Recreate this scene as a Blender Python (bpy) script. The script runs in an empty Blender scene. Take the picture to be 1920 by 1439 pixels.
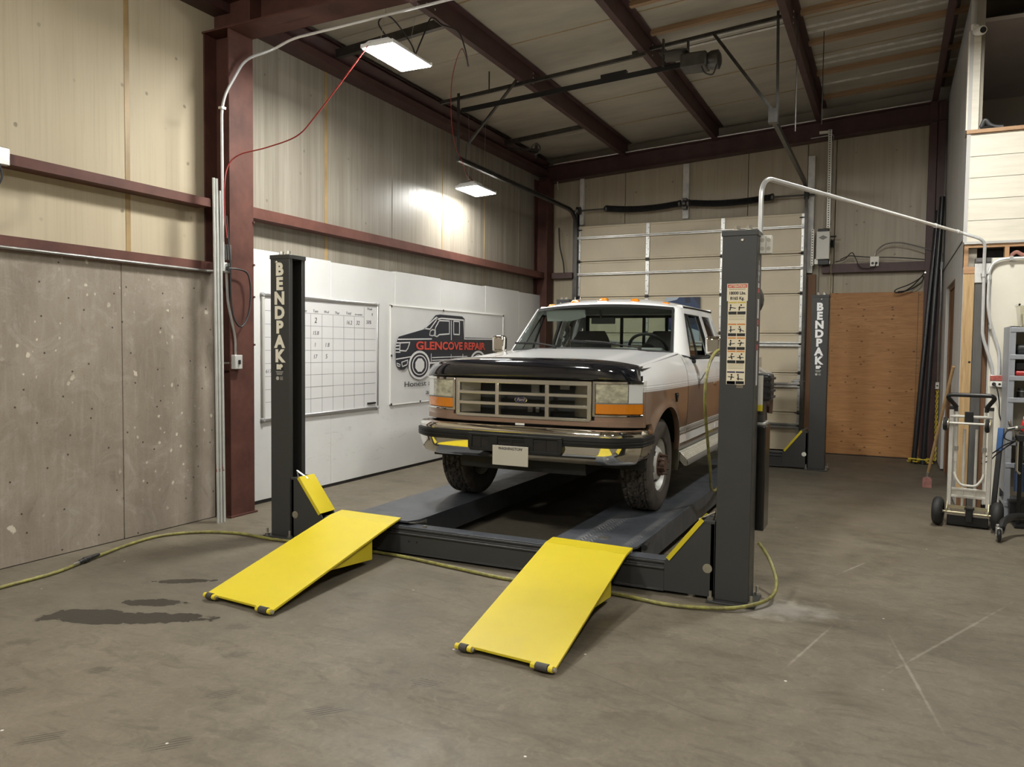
import bpy, bmesh, math, random
from mathutils import Vector, Matrix
random.seed(7)
PI = math.pi
SC = bpy.context.scene
COL = SC.collection

# ------------------------------------------------------------------ camera
def setup_camera():
    yaw, pitch, roll, h, f = 0.4482, 0.0464, 0.0107, 1.6053, 1475.95
    fwd = Vector((-math.sin(yaw) * math.cos(pitch), math.cos(yaw) * math.cos(pitch), -math.sin(pitch)))
    right = Vector((math.cos(yaw), math.sin(yaw), 0))
    up = right.cross(fwd)
    r2 = right * math.cos(roll) + up * math.sin(roll)
    u2 = -right * math.sin(roll) + up * math.cos(roll)
    cd = bpy.data.cameras.new('camera')
    co = bpy.data.objects.new('camera', cd)
    COL.objects.link(co)
    m = Matrix((r2, u2, -fwd)).transposed().to_4x4()
    m.translation = Vector((0, 0, h))
    co.matrix_world = m
    cd.sensor_width = 36.0
    cd.lens = f * 36.0 / 1920.0
    cd.clip_start = 0.05
    SC.camera = co
setup_camera()

# ------------------------------------------------------------------ world and exposure
W = bpy.data.worlds.new('world')
SC.world = W
W.use_nodes = True
W.node_tree.nodes['Background'].inputs[0].default_value = (0.75, 0.82, 1.0, 1)
W.node_tree.nodes['Background'].inputs[1].default_value = 0.05
SC.view_settings.view_transform = 'Standard'
SC.view_settings.look = 'None'
SC.view_settings.exposure = 0.0
SC.view_settings.gamma = 1.0
SC.view_settings.use_curve_mapping = False
LAMP = 262.0
SC.cycles.max_bounces = 8
SC.cycles.sample_clamp_indirect = 6.0

# ------------------------------------------------------------------ node helpers
class NT:
    def __init__(s, name):
        s.mat = bpy.data.materials.new(name)
        s.mat.use_nodes = True
        s.t = s.mat.node_tree
        s.b = s.t.nodes['Principled BSDF']
        s.tc = s.t.nodes.new('ShaderNodeTexCoord')
        s.co = s.tc.outputs['Object']
    def n(s, kind, **kw):
        x = s.t.nodes.new(kind)
        for k, v in kw.items(): setattr(x, k, v)
        return x
    def link(s, a, b):
        s.t.links.new(a, b)
    def put(s, sock, v):
        if isinstance(v, bpy.types.NodeSocket): s.link(v, sock)
        elif isinstance(v, (tuple, list)) and len(v) == 3 and sock.type == 'RGBA': sock.default_value = (*v, 1)
        else: sock.default_value = v
    def map(s, scale=(1, 1, 1), loc=(0, 0, 0), rot=(0, 0, 0), vec=None):
        x = s.n('ShaderNodeMapping')
        s.link(vec or s.co, x.inputs[0])
        x.inputs['Location'].default_value = loc
        x.inputs['Rotation'].default_value = rot
        x.inputs['Scale'].default_value = scale
        return x.outputs[0]
    def noise(s, scale=5, detail=4, rough=.55, vec=None, dist=0.0):
        x = s.n('ShaderNodeTexNoise')
        s.link(vec or s.co, x.inputs['Vector'])
        x.inputs['Scale'].default_value = scale
        x.inputs['Detail'].default_value = detail
        x.inputs['Roughness'].default_value = rough
        x.inputs['Distortion'].default_value = dist
        return x.outputs[0]
    def voro(s, scale=5, vec=None, feature='F1'):
        x = s.n('ShaderNodeTexVoronoi', feature=feature)
        s.link(vec or s.co, x.inputs['Vector'])
        x.inputs['Scale'].default_value = scale
        return x.outputs[0]
    def flat(s, a, b, k=1.0):
        # a 2D coordinate from two of the object axes (so that specks lie in the surface itself)
        o = s.xyz(); x = s.n('ShaderNodeCombineXYZ')
        s.link(o['XYZ'.index(a)], x.inputs[0]); s.link(s.math('MULTIPLY', o['XYZ'.index(b)], k), x.inputs[1])
        return x.outputs[0]
    def spots(s, scale, vec, lo, hi, wob=0.0, ws=9):
        x = s.n('ShaderNodeTexVoronoi', voronoi_dimensions='2D')
        s.link(vec, x.inputs['Vector']); x.inputs['Scale'].default_value = scale
        d = x.outputs[0]
        if wob: d = s.math('ADD', d, s.math('MULTIPLY', s.math('SUBTRACT', s.noise(ws, 3), .5), wob))
        return s.ramp(d, hi, lo)
    def math(s, op, a, b=0.0, clamp=False):
        x = s.n('ShaderNodeMath', operation=op, use_clamp=clamp)
        s.put(x.inputs[0], a); s.put(x.inputs[1], b)
        return x.outputs[0]
    def ramp(s, fac, a, b, lo=0.0, hi=1.0):
        x = s.n('ShaderNodeMapRange')
        s.put(x.inputs[0], fac)
        x.inputs[1].default_value = a; x.inputs[2].default_value = b
        x.inputs[3].default_value = lo; x.inputs[4].default_value = hi
        return x.outputs[0]
    def mix(s, fac, a, b):
        x = s.n('ShaderNodeMix', data_type='RGBA')
        s.put(x.inputs[0], fac); s.put(x.inputs[6], a); s.put(x.inputs[7], b)
        return x.outputs[2]
    def xyz(s, vec=None):
        x = s.n('ShaderNodeSeparateXYZ')
        s.link(vec or s.co, x.inputs[0])
        return x.outputs
    def bump(s, h, strength=.2, dist=.01):
        x = s.n('ShaderNodeBump')
        s.link(h, x.inputs['Height'])
        x.inputs['Strength'].default_value = strength
        x.inputs['Distance'].default_value = dist
        s.link(x.outputs[0], s.b.inputs['Normal'])
    def ellipse(s, cx, cy, ang, a, b, wob, wobscale=9, vec=None, edge=.12):
        # a soft-edged stain mask of its own irregular outline, in floor metres
        v = s.map(scale=(1, 1, 1), loc=(-cx, -cy, 0), vec=vec)
        v = s.map(rot=(0, 0, -ang), vec=v)
        v = s.map(scale=(1 / a, 1 / b, 0), vec=v)
        l = s.n('ShaderNodeVectorMath', operation='LENGTH'); s.link(v, l.inputs[0])
        nz = s.noise(wobscale, 3, .6)
        d = s.math('ADD', l.outputs['Value'], s.math('MULTIPLY', s.math('SUBTRACT', nz, .5), wob))
        return s.ramp(d, 1.0 + edge, 1.0 - edge)
    def set(s, **kw):
        names = dict(col='Base Color', rough='Roughness', metal='Metallic', coat='Coat Weight', coatr='Coat Roughness', spec='Specular IOR Level',
                     trans='Transmission Weight', ior='IOR', emc='Emission Color', ems='Emission Strength', alpha='Alpha', aniso='Anisotropic')
        for k, v in kw.items(): s.put(s.b.inputs[names[k]], v)
        return s.mat

def M(name, col, rough=.5, metal=0.0, var=0.0, scale=8, stretch=(1, 1, 1), bump=0.0, bscale=60, rvar=0.0, **kw):
    """A plain material with a little uneven tone (var), unevenness of gloss (rvar) and fine relief (bump)."""
    n = NT(name)
    c = col
    if var:
        nz = n.noise(scale, 5, .6, n.map(stretch))
        dark = tuple(x * (1 - var) for x in col); lite = tuple(min(1, x * (1 + var * .6)) for x in col)
        c = n.mix(n.ramp(nz, .3, .7), dark, lite)
    r = rough
    if rvar: r = n.ramp(n.noise(scale * 1.7, 4, .6), .3, .7, max(0.02, rough - rvar), min(1, rough + rvar))
    if bump: n.bump(n.noise(bscale, 3, .6), bump, .004)
    return n.set(col=c, rough=r, metal=metal, **kw)

def glass(name, tint=(.9, .95, .93), f0=.04, rough=.02, dark=0.0):
    # a thin pane: lets light straight through and mirrors more at grazing angles (the same from either side)
    n = NT(name)
    tr = n.n('ShaderNodeBsdfTransparent'); tr.inputs[0].default_value = (*[t * (1 - dark) for t in tint], 1)
    gl = n.n('ShaderNodeBsdfGlossy'); gl.inputs['Roughness'].default_value = rough
    ge = n.n('ShaderNodeNewGeometry')
    d = n.n('ShaderNodeVectorMath', operation='DOT_PRODUCT'); n.link(ge.outputs['Normal'], d.inputs[0]); n.link(ge.outputs['Incoming'], d.inputs[1])
    c = n.math('SUBTRACT', 1.0, n.math('ABSOLUTE', d.outputs['Value']))
    f = n.math('ADD', n.math('MULTIPLY', n.math('POWER', c, 5.0), 1 - f0), f0)
    mx = n.n('ShaderNodeMixShader')
    n.link(f, mx.inputs[0]); n.link(tr.outputs[0], mx.inputs[1]); n.link(gl.outputs[0], mx.inputs[2])
    n.link(mx.outputs[0], n.t.nodes['Material Output'].inputs[0])
    return n.mat

# ------------------------------------------------------------------ mesh builder
def ortho(d):
    d = d.normalized()
    a = Vector((0, 0, 1)) if abs(d.z) < .9 else Vector((1, 0, 0))
    x = d.cross(a).normalized()
    return x, d.cross(x).normalized()

class G:
    def __init__(s): s.v = []; s.f = []
    def add(s, vs, fs):
        o = len(s.v); s.v += [tuple(v) for v in vs]; s.f += [tuple(i + o for i in f) for f in fs]
        return s
    def box(s, x0, x1, y0, y1, z0, z1):
        return s.add([(x, y, z) for x in (x0, x1) for y in (y0, y1) for z in (z0, z1)],
                     [(0, 1, 3, 2), (4, 6, 7, 5), (0, 4, 5, 1), (2, 3, 7, 6), (0, 2, 6, 4), (1, 5, 7, 3)])
    def hexa(s, a, b):
        # two matching polygons a and b joined into a closed solid
        n = len(a)
        fs = [tuple(range(n))[::-1], tuple(range(n, 2 * n))] + [(i, (i + 1) % n, n + (i + 1) % n, n + i) for i in range(n)]
        return s.add(list(a) + list(b), fs)
    def prism(s, poly, axis, a, b):
        # poly: 2D points; axis x -> (y,z), y -> (x,z), z -> (x,y)
        mk = {'x': lambda p, t: (t, p[0], p[1]), 'y': lambda p, t: (p[0], t, p[1]), 'z': lambda p, t: (p[0], p[1], t)}[axis]
        return s.hexa([mk(p, a) for p in poly], [mk(p, b) for p in poly])
    def beam(s, p, q, w, h, up=(0, 0, 1)):
        p, q, up = Vector(p), Vector(q), Vector(up)
        d = (q - p).normalized()
        x = d.cross(up)
        x = x.normalized() if x.length > 1e-4 else ortho(d)[0]
        y = x.cross(d)
        c = [x * w / 2 * i + y * h / 2 * j for i, j in ((-1, -1), (1, -1), (1, 1), (-1, 1))]
        return s.hexa([p + k for k in c], [q + k for k in c])
    def angle(s, p, q, w, t, a, b):
        # L-section bar with legs along directions a and b
        p, q, a, b = Vector(p), Vector(q), Vector(a), Vector(b)
        L = [(0, 0), (w, 0), (w, t), (t, t), (t, w), (0, w)]
        return s.hexa([p + a * i + b * j for i, j in L], [q + a * i + b * j for i, j in L])
    def tube(s, pts, r, n=8, cap=True, rad=None):
        P = [Vector(p) for p in pts]
        x = None
        rings = []
        for i, p in enumerate(P):
            d = (P[min(i + 1, len(P) - 1)] - P[max(i - 1, 0)]).normalized()
            if x is None: x, y = ortho(d)
            else:
                x = (x - d * x.dot(d)).normalized(); y = d.cross(x)
            rr = rad[i] if rad else r
            rings.append([p + (x * math.cos(2 * PI * k / n) + y * math.sin(2 * PI * k / n)) * rr for k in range(n)])
        vs = [v for R in rings for v in R]
        fs = [(i * n + k, i * n + (k + 1) % n, (i + 1) * n + (k + 1) % n, (i + 1) * n + k) for i in range(len(P) - 1) for k in range(n)]
        if cap: fs += [tuple(range(n))[::-1], tuple(range((len(P) - 1) * n, len(P) * n))]
        return s.add(vs, fs)
    def cyl(s, p, q, r, n=16, r2=None):
        return s.tube([p, q], r, n, True, [r, r if r2 is None else r2])
    def lathe(s, prof, o, axis, n=24, closed=False):
        # prof: (radius, distance along axis)
        o, d = Vector(o), Vector(axis).normalized()
        x, y = ortho(d)
        vs = [o + d * h + (x * math.cos(2 * PI * k / n) + y * math.sin(2 * PI * k / n)) * r for r, h in prof for k in range(n)]
        m = len(prof)
        fs = [(i * n + k, i * n + (k + 1) % n, ((i + 1) % m) * n + (k + 1) % n, ((i + 1) % m) * n + k) for i in range(m if closed else m - 1) for k in range(n)]
        if not closed: fs += [tuple(range(n))[::-1], tuple(range((m - 1) * n, m * n))]
        return s.add(vs, fs)
    def grid(s, fn, nu, nv, closeu=False):
        vs = [fn(i / (nu if closeu else nu - 1), j / (nv - 1)) for i in range(nu) for j in range(nv)]
        fs = [(i * nv + j, ((i + 1) % nu) * nv + j, ((i + 1) % nu) * nv + j + 1, i * nv + j + 1) for i in range(nu if closeu else nu - 1) for j in range(nv - 1)]
        return s.add(vs, fs)
    def rows(s, R, cap=False, loop=False):
        # loft through equal-length rows of points
        n = len(R[0])
        vs = [p for r in R for p in r]
        fs = [(i * n + k, i * n + (k + 1) % n, (i + 1) * n + (k + 1) % n, (i + 1) * n + k) for i in range(len(R) - 1) for k in range(n if loop else n - 1)]
        if cap: fs += [tuple(range(n))[::-1], tuple(range((len(R) - 1) * n, len(R) * n))]
        return s.add(vs, fs)
    def ball(s, c, r, n=10, m=8, sc=(1, 1, 1)):
        c = Vector(c)
        return s.lathe([(max(1e-4, math.sin(PI * i / m)) * r * sc[0], -math.cos(PI * i / m) * r * sc[2]) for i in range(m + 1)], c, (0, 0, 1), n)
    def xf(s, mtx):
        s.v = [tuple(mtx @ Vector(v)) for v in s.v]
        return s

def bend(pts, r, n=6):
    """Polyline with its corners rounded to radius r (for pipes and cables)."""
    P = [Vector(p) for p in pts]
    out = [P[0]]
    for i in range(1, len(P) - 1):
        a, b, c = P[i - 1], P[i], P[i + 1]
        ra = min(r, (a - b).length * .45, (c - b).length * .45)
        p, q = b + (a - b).normalized() * ra, b + (c - b).normalized() * ra
        out += [p * (1 - t) ** 2 + b * 2 * t * (1 - t) + q * t * t for t in [k / n for k in range(n + 1)]]
    return out + [P[-1]]

def smooth_path(pts, n=8):
    """Catmull-Rom through the points."""
    P = [Vector(p) for p in pts]
    P = [P[0] * 2 - P[1]] + P + [P[-1] * 2 - P[-2]]
    out = []
    for i in range(1, len(P) - 2):
        a, b, c, d = P[i - 1:i + 3]
        for k in range(n):
            t = k / n
            out.append(.5 * ((2 * b) + (c - a) * t + (2 * a - 5 * b + 4 * c - d) * t * t + (3 * b - a - 3 * c + d) * t ** 3))
    return out + [P[-2]]

ORG = {}
def obj(name, g, mat, parent=None, bevel=0.0, seg=2, smooth=30, label=None, kind=None, local=False, recalc=True):
    L = Vector((0, 0, 0))
    if parent is not None and not local: L = ORG.get(parent.name, L)
    me = bpy.data.meshes.new(name)
    me.from_pydata([tuple(Vector(v) - L) for v in g.v], [], g.f)
    if recalc:
        bm = bmesh.new(); bm.from_mesh(me)
        bmesh.ops.recalc_face_normals(bm, faces=bm.faces)
        bm.to_mesh(me); bm.free()
    if smooth:
        me.polygons.foreach_set('use_smooth', [True] * len(me.polygons))
        me.set_sharp_from_angle(angle=math.radians(smooth))
    me.materials.append(mat)
    o = bpy.data.objects.new(name, me)
    COL.objects.link(o)
    if bevel:
        b = o.modifiers.new('bevel', 'BEVEL'); b.width = bevel; b.segments = seg; b.limit_method = 'ANGLE'; b.angle_limit = math.radians(40)
    if parent is not None:
        o.parent = parent
        ORG[o.name] = ORG.get(parent.name, Vector((0, 0, 0)))
    if label: o['label'] = label
    if kind: o['kind'] = kind
    return o

def thing(name, label, cat, loc=(0, 0, 0), rotz=0.0, group=None):
    o = bpy.data.objects.new(name, None)
    o.empty_display_size = .1
    COL.objects.link(o)
    o.location = loc; o.rotation_euler = (0, 0, rotz)
    o['label'] = label; o['category'] = cat
    if group: o['group'] = group
    ORG[o.name] = Vector(loc)
    return o

def single(name, g, mat, label, cat, group=None, **kw):
    o = obj(name, g, mat, None, **kw)
    o['label'] = label; o['category'] = cat
    if group: o['group'] = group
    return o

def struct(name, g, mat, **kw):
    return obj(name, g, mat, None, kind='structure', **kw)

def copy_part(src, parent, loc=None, rot=None, scale=None):
    o = src.copy(); COL.objects.link(o); o.parent = parent
    if loc is not None: o.location = loc
    if rot is not None: o.rotation_euler = rot
    if scale is not None: o.scale = scale
    ORG[o.name] = ORG.get(parent.name, Vector((0, 0, 0)))
    return o

def dup(root, loc, label=None, rotz=None):
    r = root.copy(); COL.objects.link(r); r.location = loc
    if rotz is not None: r.rotation_euler = (0, 0, rotz)
    if label: r['label'] = label
    ORG[r.name] = Vector(loc)
    for ch in list(root.children):
        c = ch.copy(); COL.objects.link(c); c.parent = r
        for gch in list(ch.children):
            d = gch.copy(); COL.objects.link(d); d.parent = c
    return r

def text(s, size, o, ax, ay, mat, parent, bold=0.0, name='lettering', align='LEFT', shear=0.0, xs=1.0, depth=.0006, space=1.0, local=False):
    """Flat lettering from Blender's built-in face; ax and ay are the reading and up directions, o the baseline start."""
    cu = bpy.data.curves.new(name, 'FONT')
    cu.body = s; cu.size = size; cu.offset = bold; cu.extrude = depth; cu.align_x = align; cu.shear = shear; cu.space_character = space
    cu.resolution_u = 3
    t = bpy.data.objects.new(name, cu); COL.objects.link(t)
    dg = bpy.context.evaluated_depsgraph_get()
    me = bpy.data.meshes.new_from_object(t.evaluated_get(dg))
    o, ax, ay = Vector(o), Vector(ax).normalized(), Vector(ay).normalized()
    az = ax.cross(ay)
    g = G()
    g.v = [tuple(o + ax * v.co.x * xs + ay * v.co.y + az * v.co.z) for v in me.vertices]
    g.f = [tuple(p.vertices) for p in me.polygons]
    bpy.data.objects.remove(t); bpy.data.meshes.remove(me); bpy.data.curves.remove(cu)
    return obj(name, g, mat, parent, smooth=0, recalc=False, local=local)
# ------------------------------------------------------------------ materials of the building
def m_floor():
    n = NT('concrete_floor')
    big = n.noise(.55, 5, .6); mid = n.noise(2.6, 8, .68, dist=.8); fine = n.noise(38, 5, .7)
    sm = n.noise(3.2, 6, .7, n.map((1, 2.6, 1), rot=(0, 0, .5)), dist=1.2)
    c = n.mix(n.ramp(big, .35, .65), (.118, .098, .068), (.170, .143, .102))
    c = n.mix(n.ramp(mid, .34, .66, 0, .8), c, (.205, .175, .128))
    c = n.mix(n.ramp(sm, .50, .70, 0, .70), c, (.078, .064, .045))
    c = n.mix(n.ramp(fine, .25, .75, .0, .42), c, (.085, .072, .054))
    blot = n.noise(11, 8, .78, dist=1.3); c = n.mix(n.ramp(blot, .52, .68, 0, .5), c, (.105, .088, .064)); c = n.mix(n.ramp(blot, .46, .34, 0, .4), c, (.232, .200, .150))
    # broad darker floor patches; under the truck, oil stain and shade painted in together
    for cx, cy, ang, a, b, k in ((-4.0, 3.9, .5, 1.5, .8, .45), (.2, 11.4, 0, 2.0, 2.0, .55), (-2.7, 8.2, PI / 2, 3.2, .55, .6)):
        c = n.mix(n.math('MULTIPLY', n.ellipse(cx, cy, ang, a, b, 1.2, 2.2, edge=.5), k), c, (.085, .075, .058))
    # water and oil stains
    wet = None
    for cx, cy, ang, a, b, wob in ((-3.98, 3.11, .44, .46, .085, .9), (-4.22, 3.06, .35, .22, .07, .8), (-4.07, 3.37, .46, .19, .065, .9),
                                   (-4.26, 3.78, .55, .20, .045, 1.0), (-4.12, 2.99, .3, .20, .05, .8), (-3.72, 3.27, .5, .13, .05, .7)):
        e = n.ellipse(cx, cy, ang, a * 1.06, b * 1.1, wob * 1.7, 9, edge=.06)
        wet = e if wet is None else n.math('MAXIMUM', wet, e)
    c = n.mix(n.math('MULTIPLY', wet, .95), c, (.030, .027, .022))
    # boot prints: small patches of broken dark bars
    bars = n.ramp(n.math('SINE', n.math('MULTIPLY', n.xyz(n.map(rot=(0, 0, .7)))[0], 330)), -.1, .4)
    foot = None
    for cx, cy, ang in ((-3.06, 1.99, 1.0), (-3.45, 2.55, .6), (-2.72, 2.62, .9), (-3.0, 3.0, .7), (-2.55, 2.2, 1.1), (-2.2, 2.7, .5), (-3.6, 2.2, .9), (-3.3, 3.3, .4),
                        (-1.7, 2.0, .7), (-1.2, 2.4, 1.2), (-.55, 2.25, .6), (-4.15, 2.6, .9), (-.2, 2.9, .6), (-1.95, 3.15, .3), (-2.35, 1.65, 1.0), (-3.05, 4.1, .8)):
        e = n.ellipse(cx, cy, ang, .075, .040, 2.2, 26, edge=.3)
        foot = e if foot is None else n.math('MAXIMUM', foot, e)
    c = n.mix(n.math('MULTIPLY', n.math('MULTIPLY', foot, bars), .75), c, (.040, .034, .027))
    # pale scrapes on the open floor
    scr = None
    for cx, cy, ang, a, b in ((.35, 5.0, 1.15, .6, .008), (.15, 4.25, 1.75, .4, .007), (-.35, 4.5, 1.35, .26, .007),
                              (-.2, 6.3, 1.2, .2, .007)):
        e = n.ellipse(cx, cy, ang, a, b, 2.6, 13, edge=.6)
        scr = e if scr is None else n.math('MAXIMUM', scr, e)
    c = n.mix(n.math('MULTIPLY', scr, .30), c, (.48, .45, .38))
    c = n.mix(n.math('MULTIPLY', n.ellipse(-.56, 5.05, .3, .24, .13, 3.0, 11, edge=.7), .42), c, (.46, .44, .40))
    cr = None
    for cx, cy, ang, a in ((-1.1, 3.55, -.35, .6), (-3.9, 4.25, -.5, .55), (-2.75, 4.3, -.25, .5)):
        e = n.ellipse(cx, cy, ang, a, .006, 1.8, 5, edge=.4)
        cr = e if cr is None else n.math('MAXIMUM', cr, e)
    c = n.mix(n.math('MULTIPLY', cr, .45), c, (.07, .06, .05))
    chips = n.math('MULTIPLY', n.spots(1.3, n.flat('X', 'Y'), .006, .011, .012, 30), n.ramp(n.noise(.9, 2), .5, .55))
    c = n.mix(n.math('MULTIPLY', chips, .8), c, (.75, .73, .66))
    r = n.ramp(n.noise(2.2, 5, .6), .3, .7, .42, .70)
    r = n.mix(wet, r, (.22, .22, .22))
    n.bump(n.noise(30, 6, .7), .22, .005)
    return n.set(col=c, rough=r, spec=.35)

def m_liner(name, a, b, dark, seam=0.0):
    n = NT(name)
    s1 = n.noise(9, 5, .7, n.map((1, 1, .02))); s2 = n.noise(34, 4, .6, n.map((1, 1, .03))); big = n.noise(.7, 3)
    c = n.mix(n.ramp(s1, .32, .68), a, b)
    c = n.mix(n.ramp(s2, .5, .75, 0, .6), c, dark)
    c = n.mix(n.ramp(big, .4, .7, 0, .35), c, dark)
    sp = n.math('MULTIPLY', n.spots(2.2, n.flat('Y', 'Z') if name != 'back_liner' else n.flat('X', 'Z'), .022, .040, .06, 22), n.ramp(n.noise(1.1, 2), .5, .58))
    c = n.mix(n.math('MULTIPLY', sp, .6), c, (.13, .105, .08))
    n.bump(s1, .12, .01)
    return n.set(col=c, rough=n.ramp(s2, .3, .7, .32, .5) if seam == 0 else .62, spec=.5 if seam == 0 else .25)

def m_board():
    n = NT('scuffed_hardboard')
    a = n.noise(1.6, 7, .7, dist=.5); v = n.noise(26, 5, .65, n.map((1, 1, .12))); f = n.noise(70, 4, .6)
    c = n.mix(n.ramp(a, .3, .7), (.215, .176, .138), (.315, .268, .218))
    c = n.mix(n.ramp(v, .48, .78, 0, .35), c, (.43, .38, .325))
    pz = n.noise(3.4, 8, .75, dist=1.2); c = n.mix(n.ramp(pz, .52, .72, 0, .5), c, (.46, .415, .36)); c = n.mix(n.ramp(pz, .42, .30, 0, .5), c, (.13, .105, .08))
    c = n.mix(n.ramp(f, .55, .8, 0, .5), c, (.13, .105, .08))
    w = n.spots(2.7, n.flat('Y', 'Z', .6), .022, .045, .34, 17)
    w2 = n.spots(8, n.flat('Y', 'Z', .8), .035, .075, .45, 21)
    z = n.ramp(n.noise(1.3, 3), .52, .60); z2 = n.ramp(n.noise(2.1, 3, .5, n.map(loc=(4, 2, 7))), .50, .58)
    c = n.mix(n.math('MULTIPLY', n.math('MAXIMUM', n.math('MULTIPLY', w, z2), n.math('MULTIPLY', w2, z)), .8), c, (.66, .60, .49))
    d = n.spots(3.7, n.flat('Z', 'Y'), .022, .034)
    c = n.mix(d, c, (.05, .04, .03))
    n.bump(v, .06, .004)
    return n.set(col=c, rough=.5)

def m_white_wall():
    n = NT('scuffed_white_board')
    a = n.noise(1.3, 5, .6); s = n.noise(5, 6, .7, n.map((1, .5, 2.4)), dist=1.5)
    c = n.mix(n.ramp(a, .3, .7), (.66, .66, .65), (.74, .74, .73))
    h = n.ramp(n.xyz()[2], 1.0, .55)
    c = n.mix(n.math('MULTIPLY', n.ramp(s, .60, .72, 0, .55), h), c, (.40, .39, .37))
    return n.set(col=c, rough=.4)

def m_ply():
    n = NT('plywood_grain')
    w = n.noise(7, 7, .7, n.map((.35, 1, 4.5)), dist=1.4); big = n.noise(1.4, 4, .6, n.map((.5, 1, 2)))
    c = n.mix(n.ramp(w, .3, .7), (.27, .115, .034), (.50, .255, .090))
    c = n.mix(n.ramp(big, .4, .7, 0, .5), c, (.38, .17, .055))
    xx = n.xyz()[0]; col = None
    for cx in (-.42, -.02, .42): m_ = n.ramp(n.math('ABSOLUTE', n.math('SUBTRACT', xx, cx)), .10, .03); col = m_ if col is None else n.math('MAXIMUM', col, m_)
    kn = n.math('MULTIPLY', n.spots(5.2, n.flat('X', 'Z', 1.5), .05, .11, .06, 18), n.math('MAXIMUM', col, n.ramp(n.noise(2.2, 2), .56, .6)))
    c = n.mix(n.math('MULTIPLY', kn, .85), c, (.075, .030, .012))
    n.bump(w, .08, .004)
    return n.set(col=c, rough=.55)

def m_timber(name, a, b, dirc=(6, 6, .4)):
    n = NT(name)
    w = n.noise(6, 6, .65, n.map(dirc), dist=1.2)
    c = n.mix(n.ramp(w, .3, .7), a, b)
    kn = n.ramp(n.voro(3.0, n.map((1, 1, .7))), .07, .04)
    c = n.mix(n.math('MULTIPLY', kn, .8), c, tuple(x * .25 for x in a))
    n.bump(w, .1, .004)
    return n.set(col=c, rough=.6)

FLOOR = m_floor()
LINER = m_liner('wall_liner', (.215, .19, .152), (.345, .315, .262), (.155, .135, .108))
LINER2 = m_liner('wall_liner_front', (.49, .42, .295), (.54, .47, .34), (.41, .345, .24), 1)
INSUL = m_liner('back_liner', (.36, .305, .215), (.42, .36, .26), (.28, .24, .18))
BOARD = m_board(); WHITEW = m_white_wall(); PLY = m_ply()
RED2 = M('girt_oxide_steel_lit', (.125, .052, .040), .55, var=.3, scale=4, spec=.3)  # lighter copy of the oxide steel; the girts' lit look is in the colour
RED = M('red_oxide_steel', (.088, .036, .027), .62, spec=.25, var=.35, scale=4, bump=.05, bscale=40)
REDD = M('dark_oxide_steel', (.070, .032, .029), .5, var=.3, scale=4)
CEIL = M('ceiling_insulation', (.40, .36, .285), .6, var=.16, scale=1.3, stretch=(1, 3, 1), bump=.05, bscale=6)
SEAM = M('yellowed_sealant', (.36, .245, .105), .5, var=.3, scale=3)
TAPE = M('pale_seam_tape', (.66, .64, .58), .5, var=.3, scale=7)
STRIP = M('ceiling_batten_wood', (.36, .225, .12), .6, var=.25, scale=5, stretch=(.4, 6, 6))
DOORP = M('cream_door_skin', (.68, .59, .43), .42, var=.07, scale=2, bump=.06, bscale=90)
GALV = M('galvanised_steel', (.60, .60, .58), .34, .9, var=.2, scale=14)
DGALV = M('dull_dark_steel', (.10, .095, .088), .42, .8, var=.3, scale=8)
BLACK = M('black_paint', (.012, .012, .012), .4)
DARK = M('dark_void', (.012, .010, .009), .8)
SIDING = M('grey_siding', (.48, .47, .45), .55, var=.14, scale=9, stretch=(1, 1, .08), bump=.08, bscale=40)
LAP = M('cream_lap_siding', (.70, .655, .55), .5, var=.10, scale=16, stretch=(.15, 1, 1.5), bump=.16, bscale=30)
CREAMW = M('cream_wall_board', (.74, .70, .60), .45, var=.06, scale=2.5)
FRAMEW = m_timber('framing_timber', (.36, .20, .10), (.48, .29, .15), (.6, 6, 6))
POSTW = m_timber('post_timber', (.36, .225, .095), (.56, .385, .195))
GREYP = M('weathered_grey_post', (.10, .095, .088), .6, var=.45, scale=6, stretch=(1, 1, .25), bump=.15)
BROWNP = m_timber('brown_doorway_board', (.14, .068, .030), (.21, .105, .048))
FLASH = M('white_painted_metal', (.62, .61, .58), .4, var=.25, scale=7)
GYP = M('mezzanine_grey', (.46, .41, .38), .7, var=.1, scale=2)
PLAIN = M('plain_warm_wall', (.42, .38, .31), .7, var=.12, scale=1)
CHROME = M('chrome', (.82, .80, .76), .07, 1.0)
ZINC = M('bright_conduit', (.74, .75, .75), .30, .5, var=.08, scale=20)
STEELZ = M('zinc_bolt', (.66, .64, .58), .28, .95)
WHITEP = M('white_plastic', (.78, .76, .68), .4)
RUBBER = M('black_rubber', (.018, .017, .016), .62, var=.25, scale=30)

def zb(x): return 4.85 + .0755 * (x + 4.2)      # underside of the purlins
def zc(x): return zb(x) + .22                    # underside of the ceiling sheets
YF, YB = -5.0, 13.2

# ------------------------------------------------------------------ floor
struct('floor', G().box(-6.0, 5.2, YF - .2, YB + .2, -.12, 0), FLOOR, smooth=0)

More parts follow.
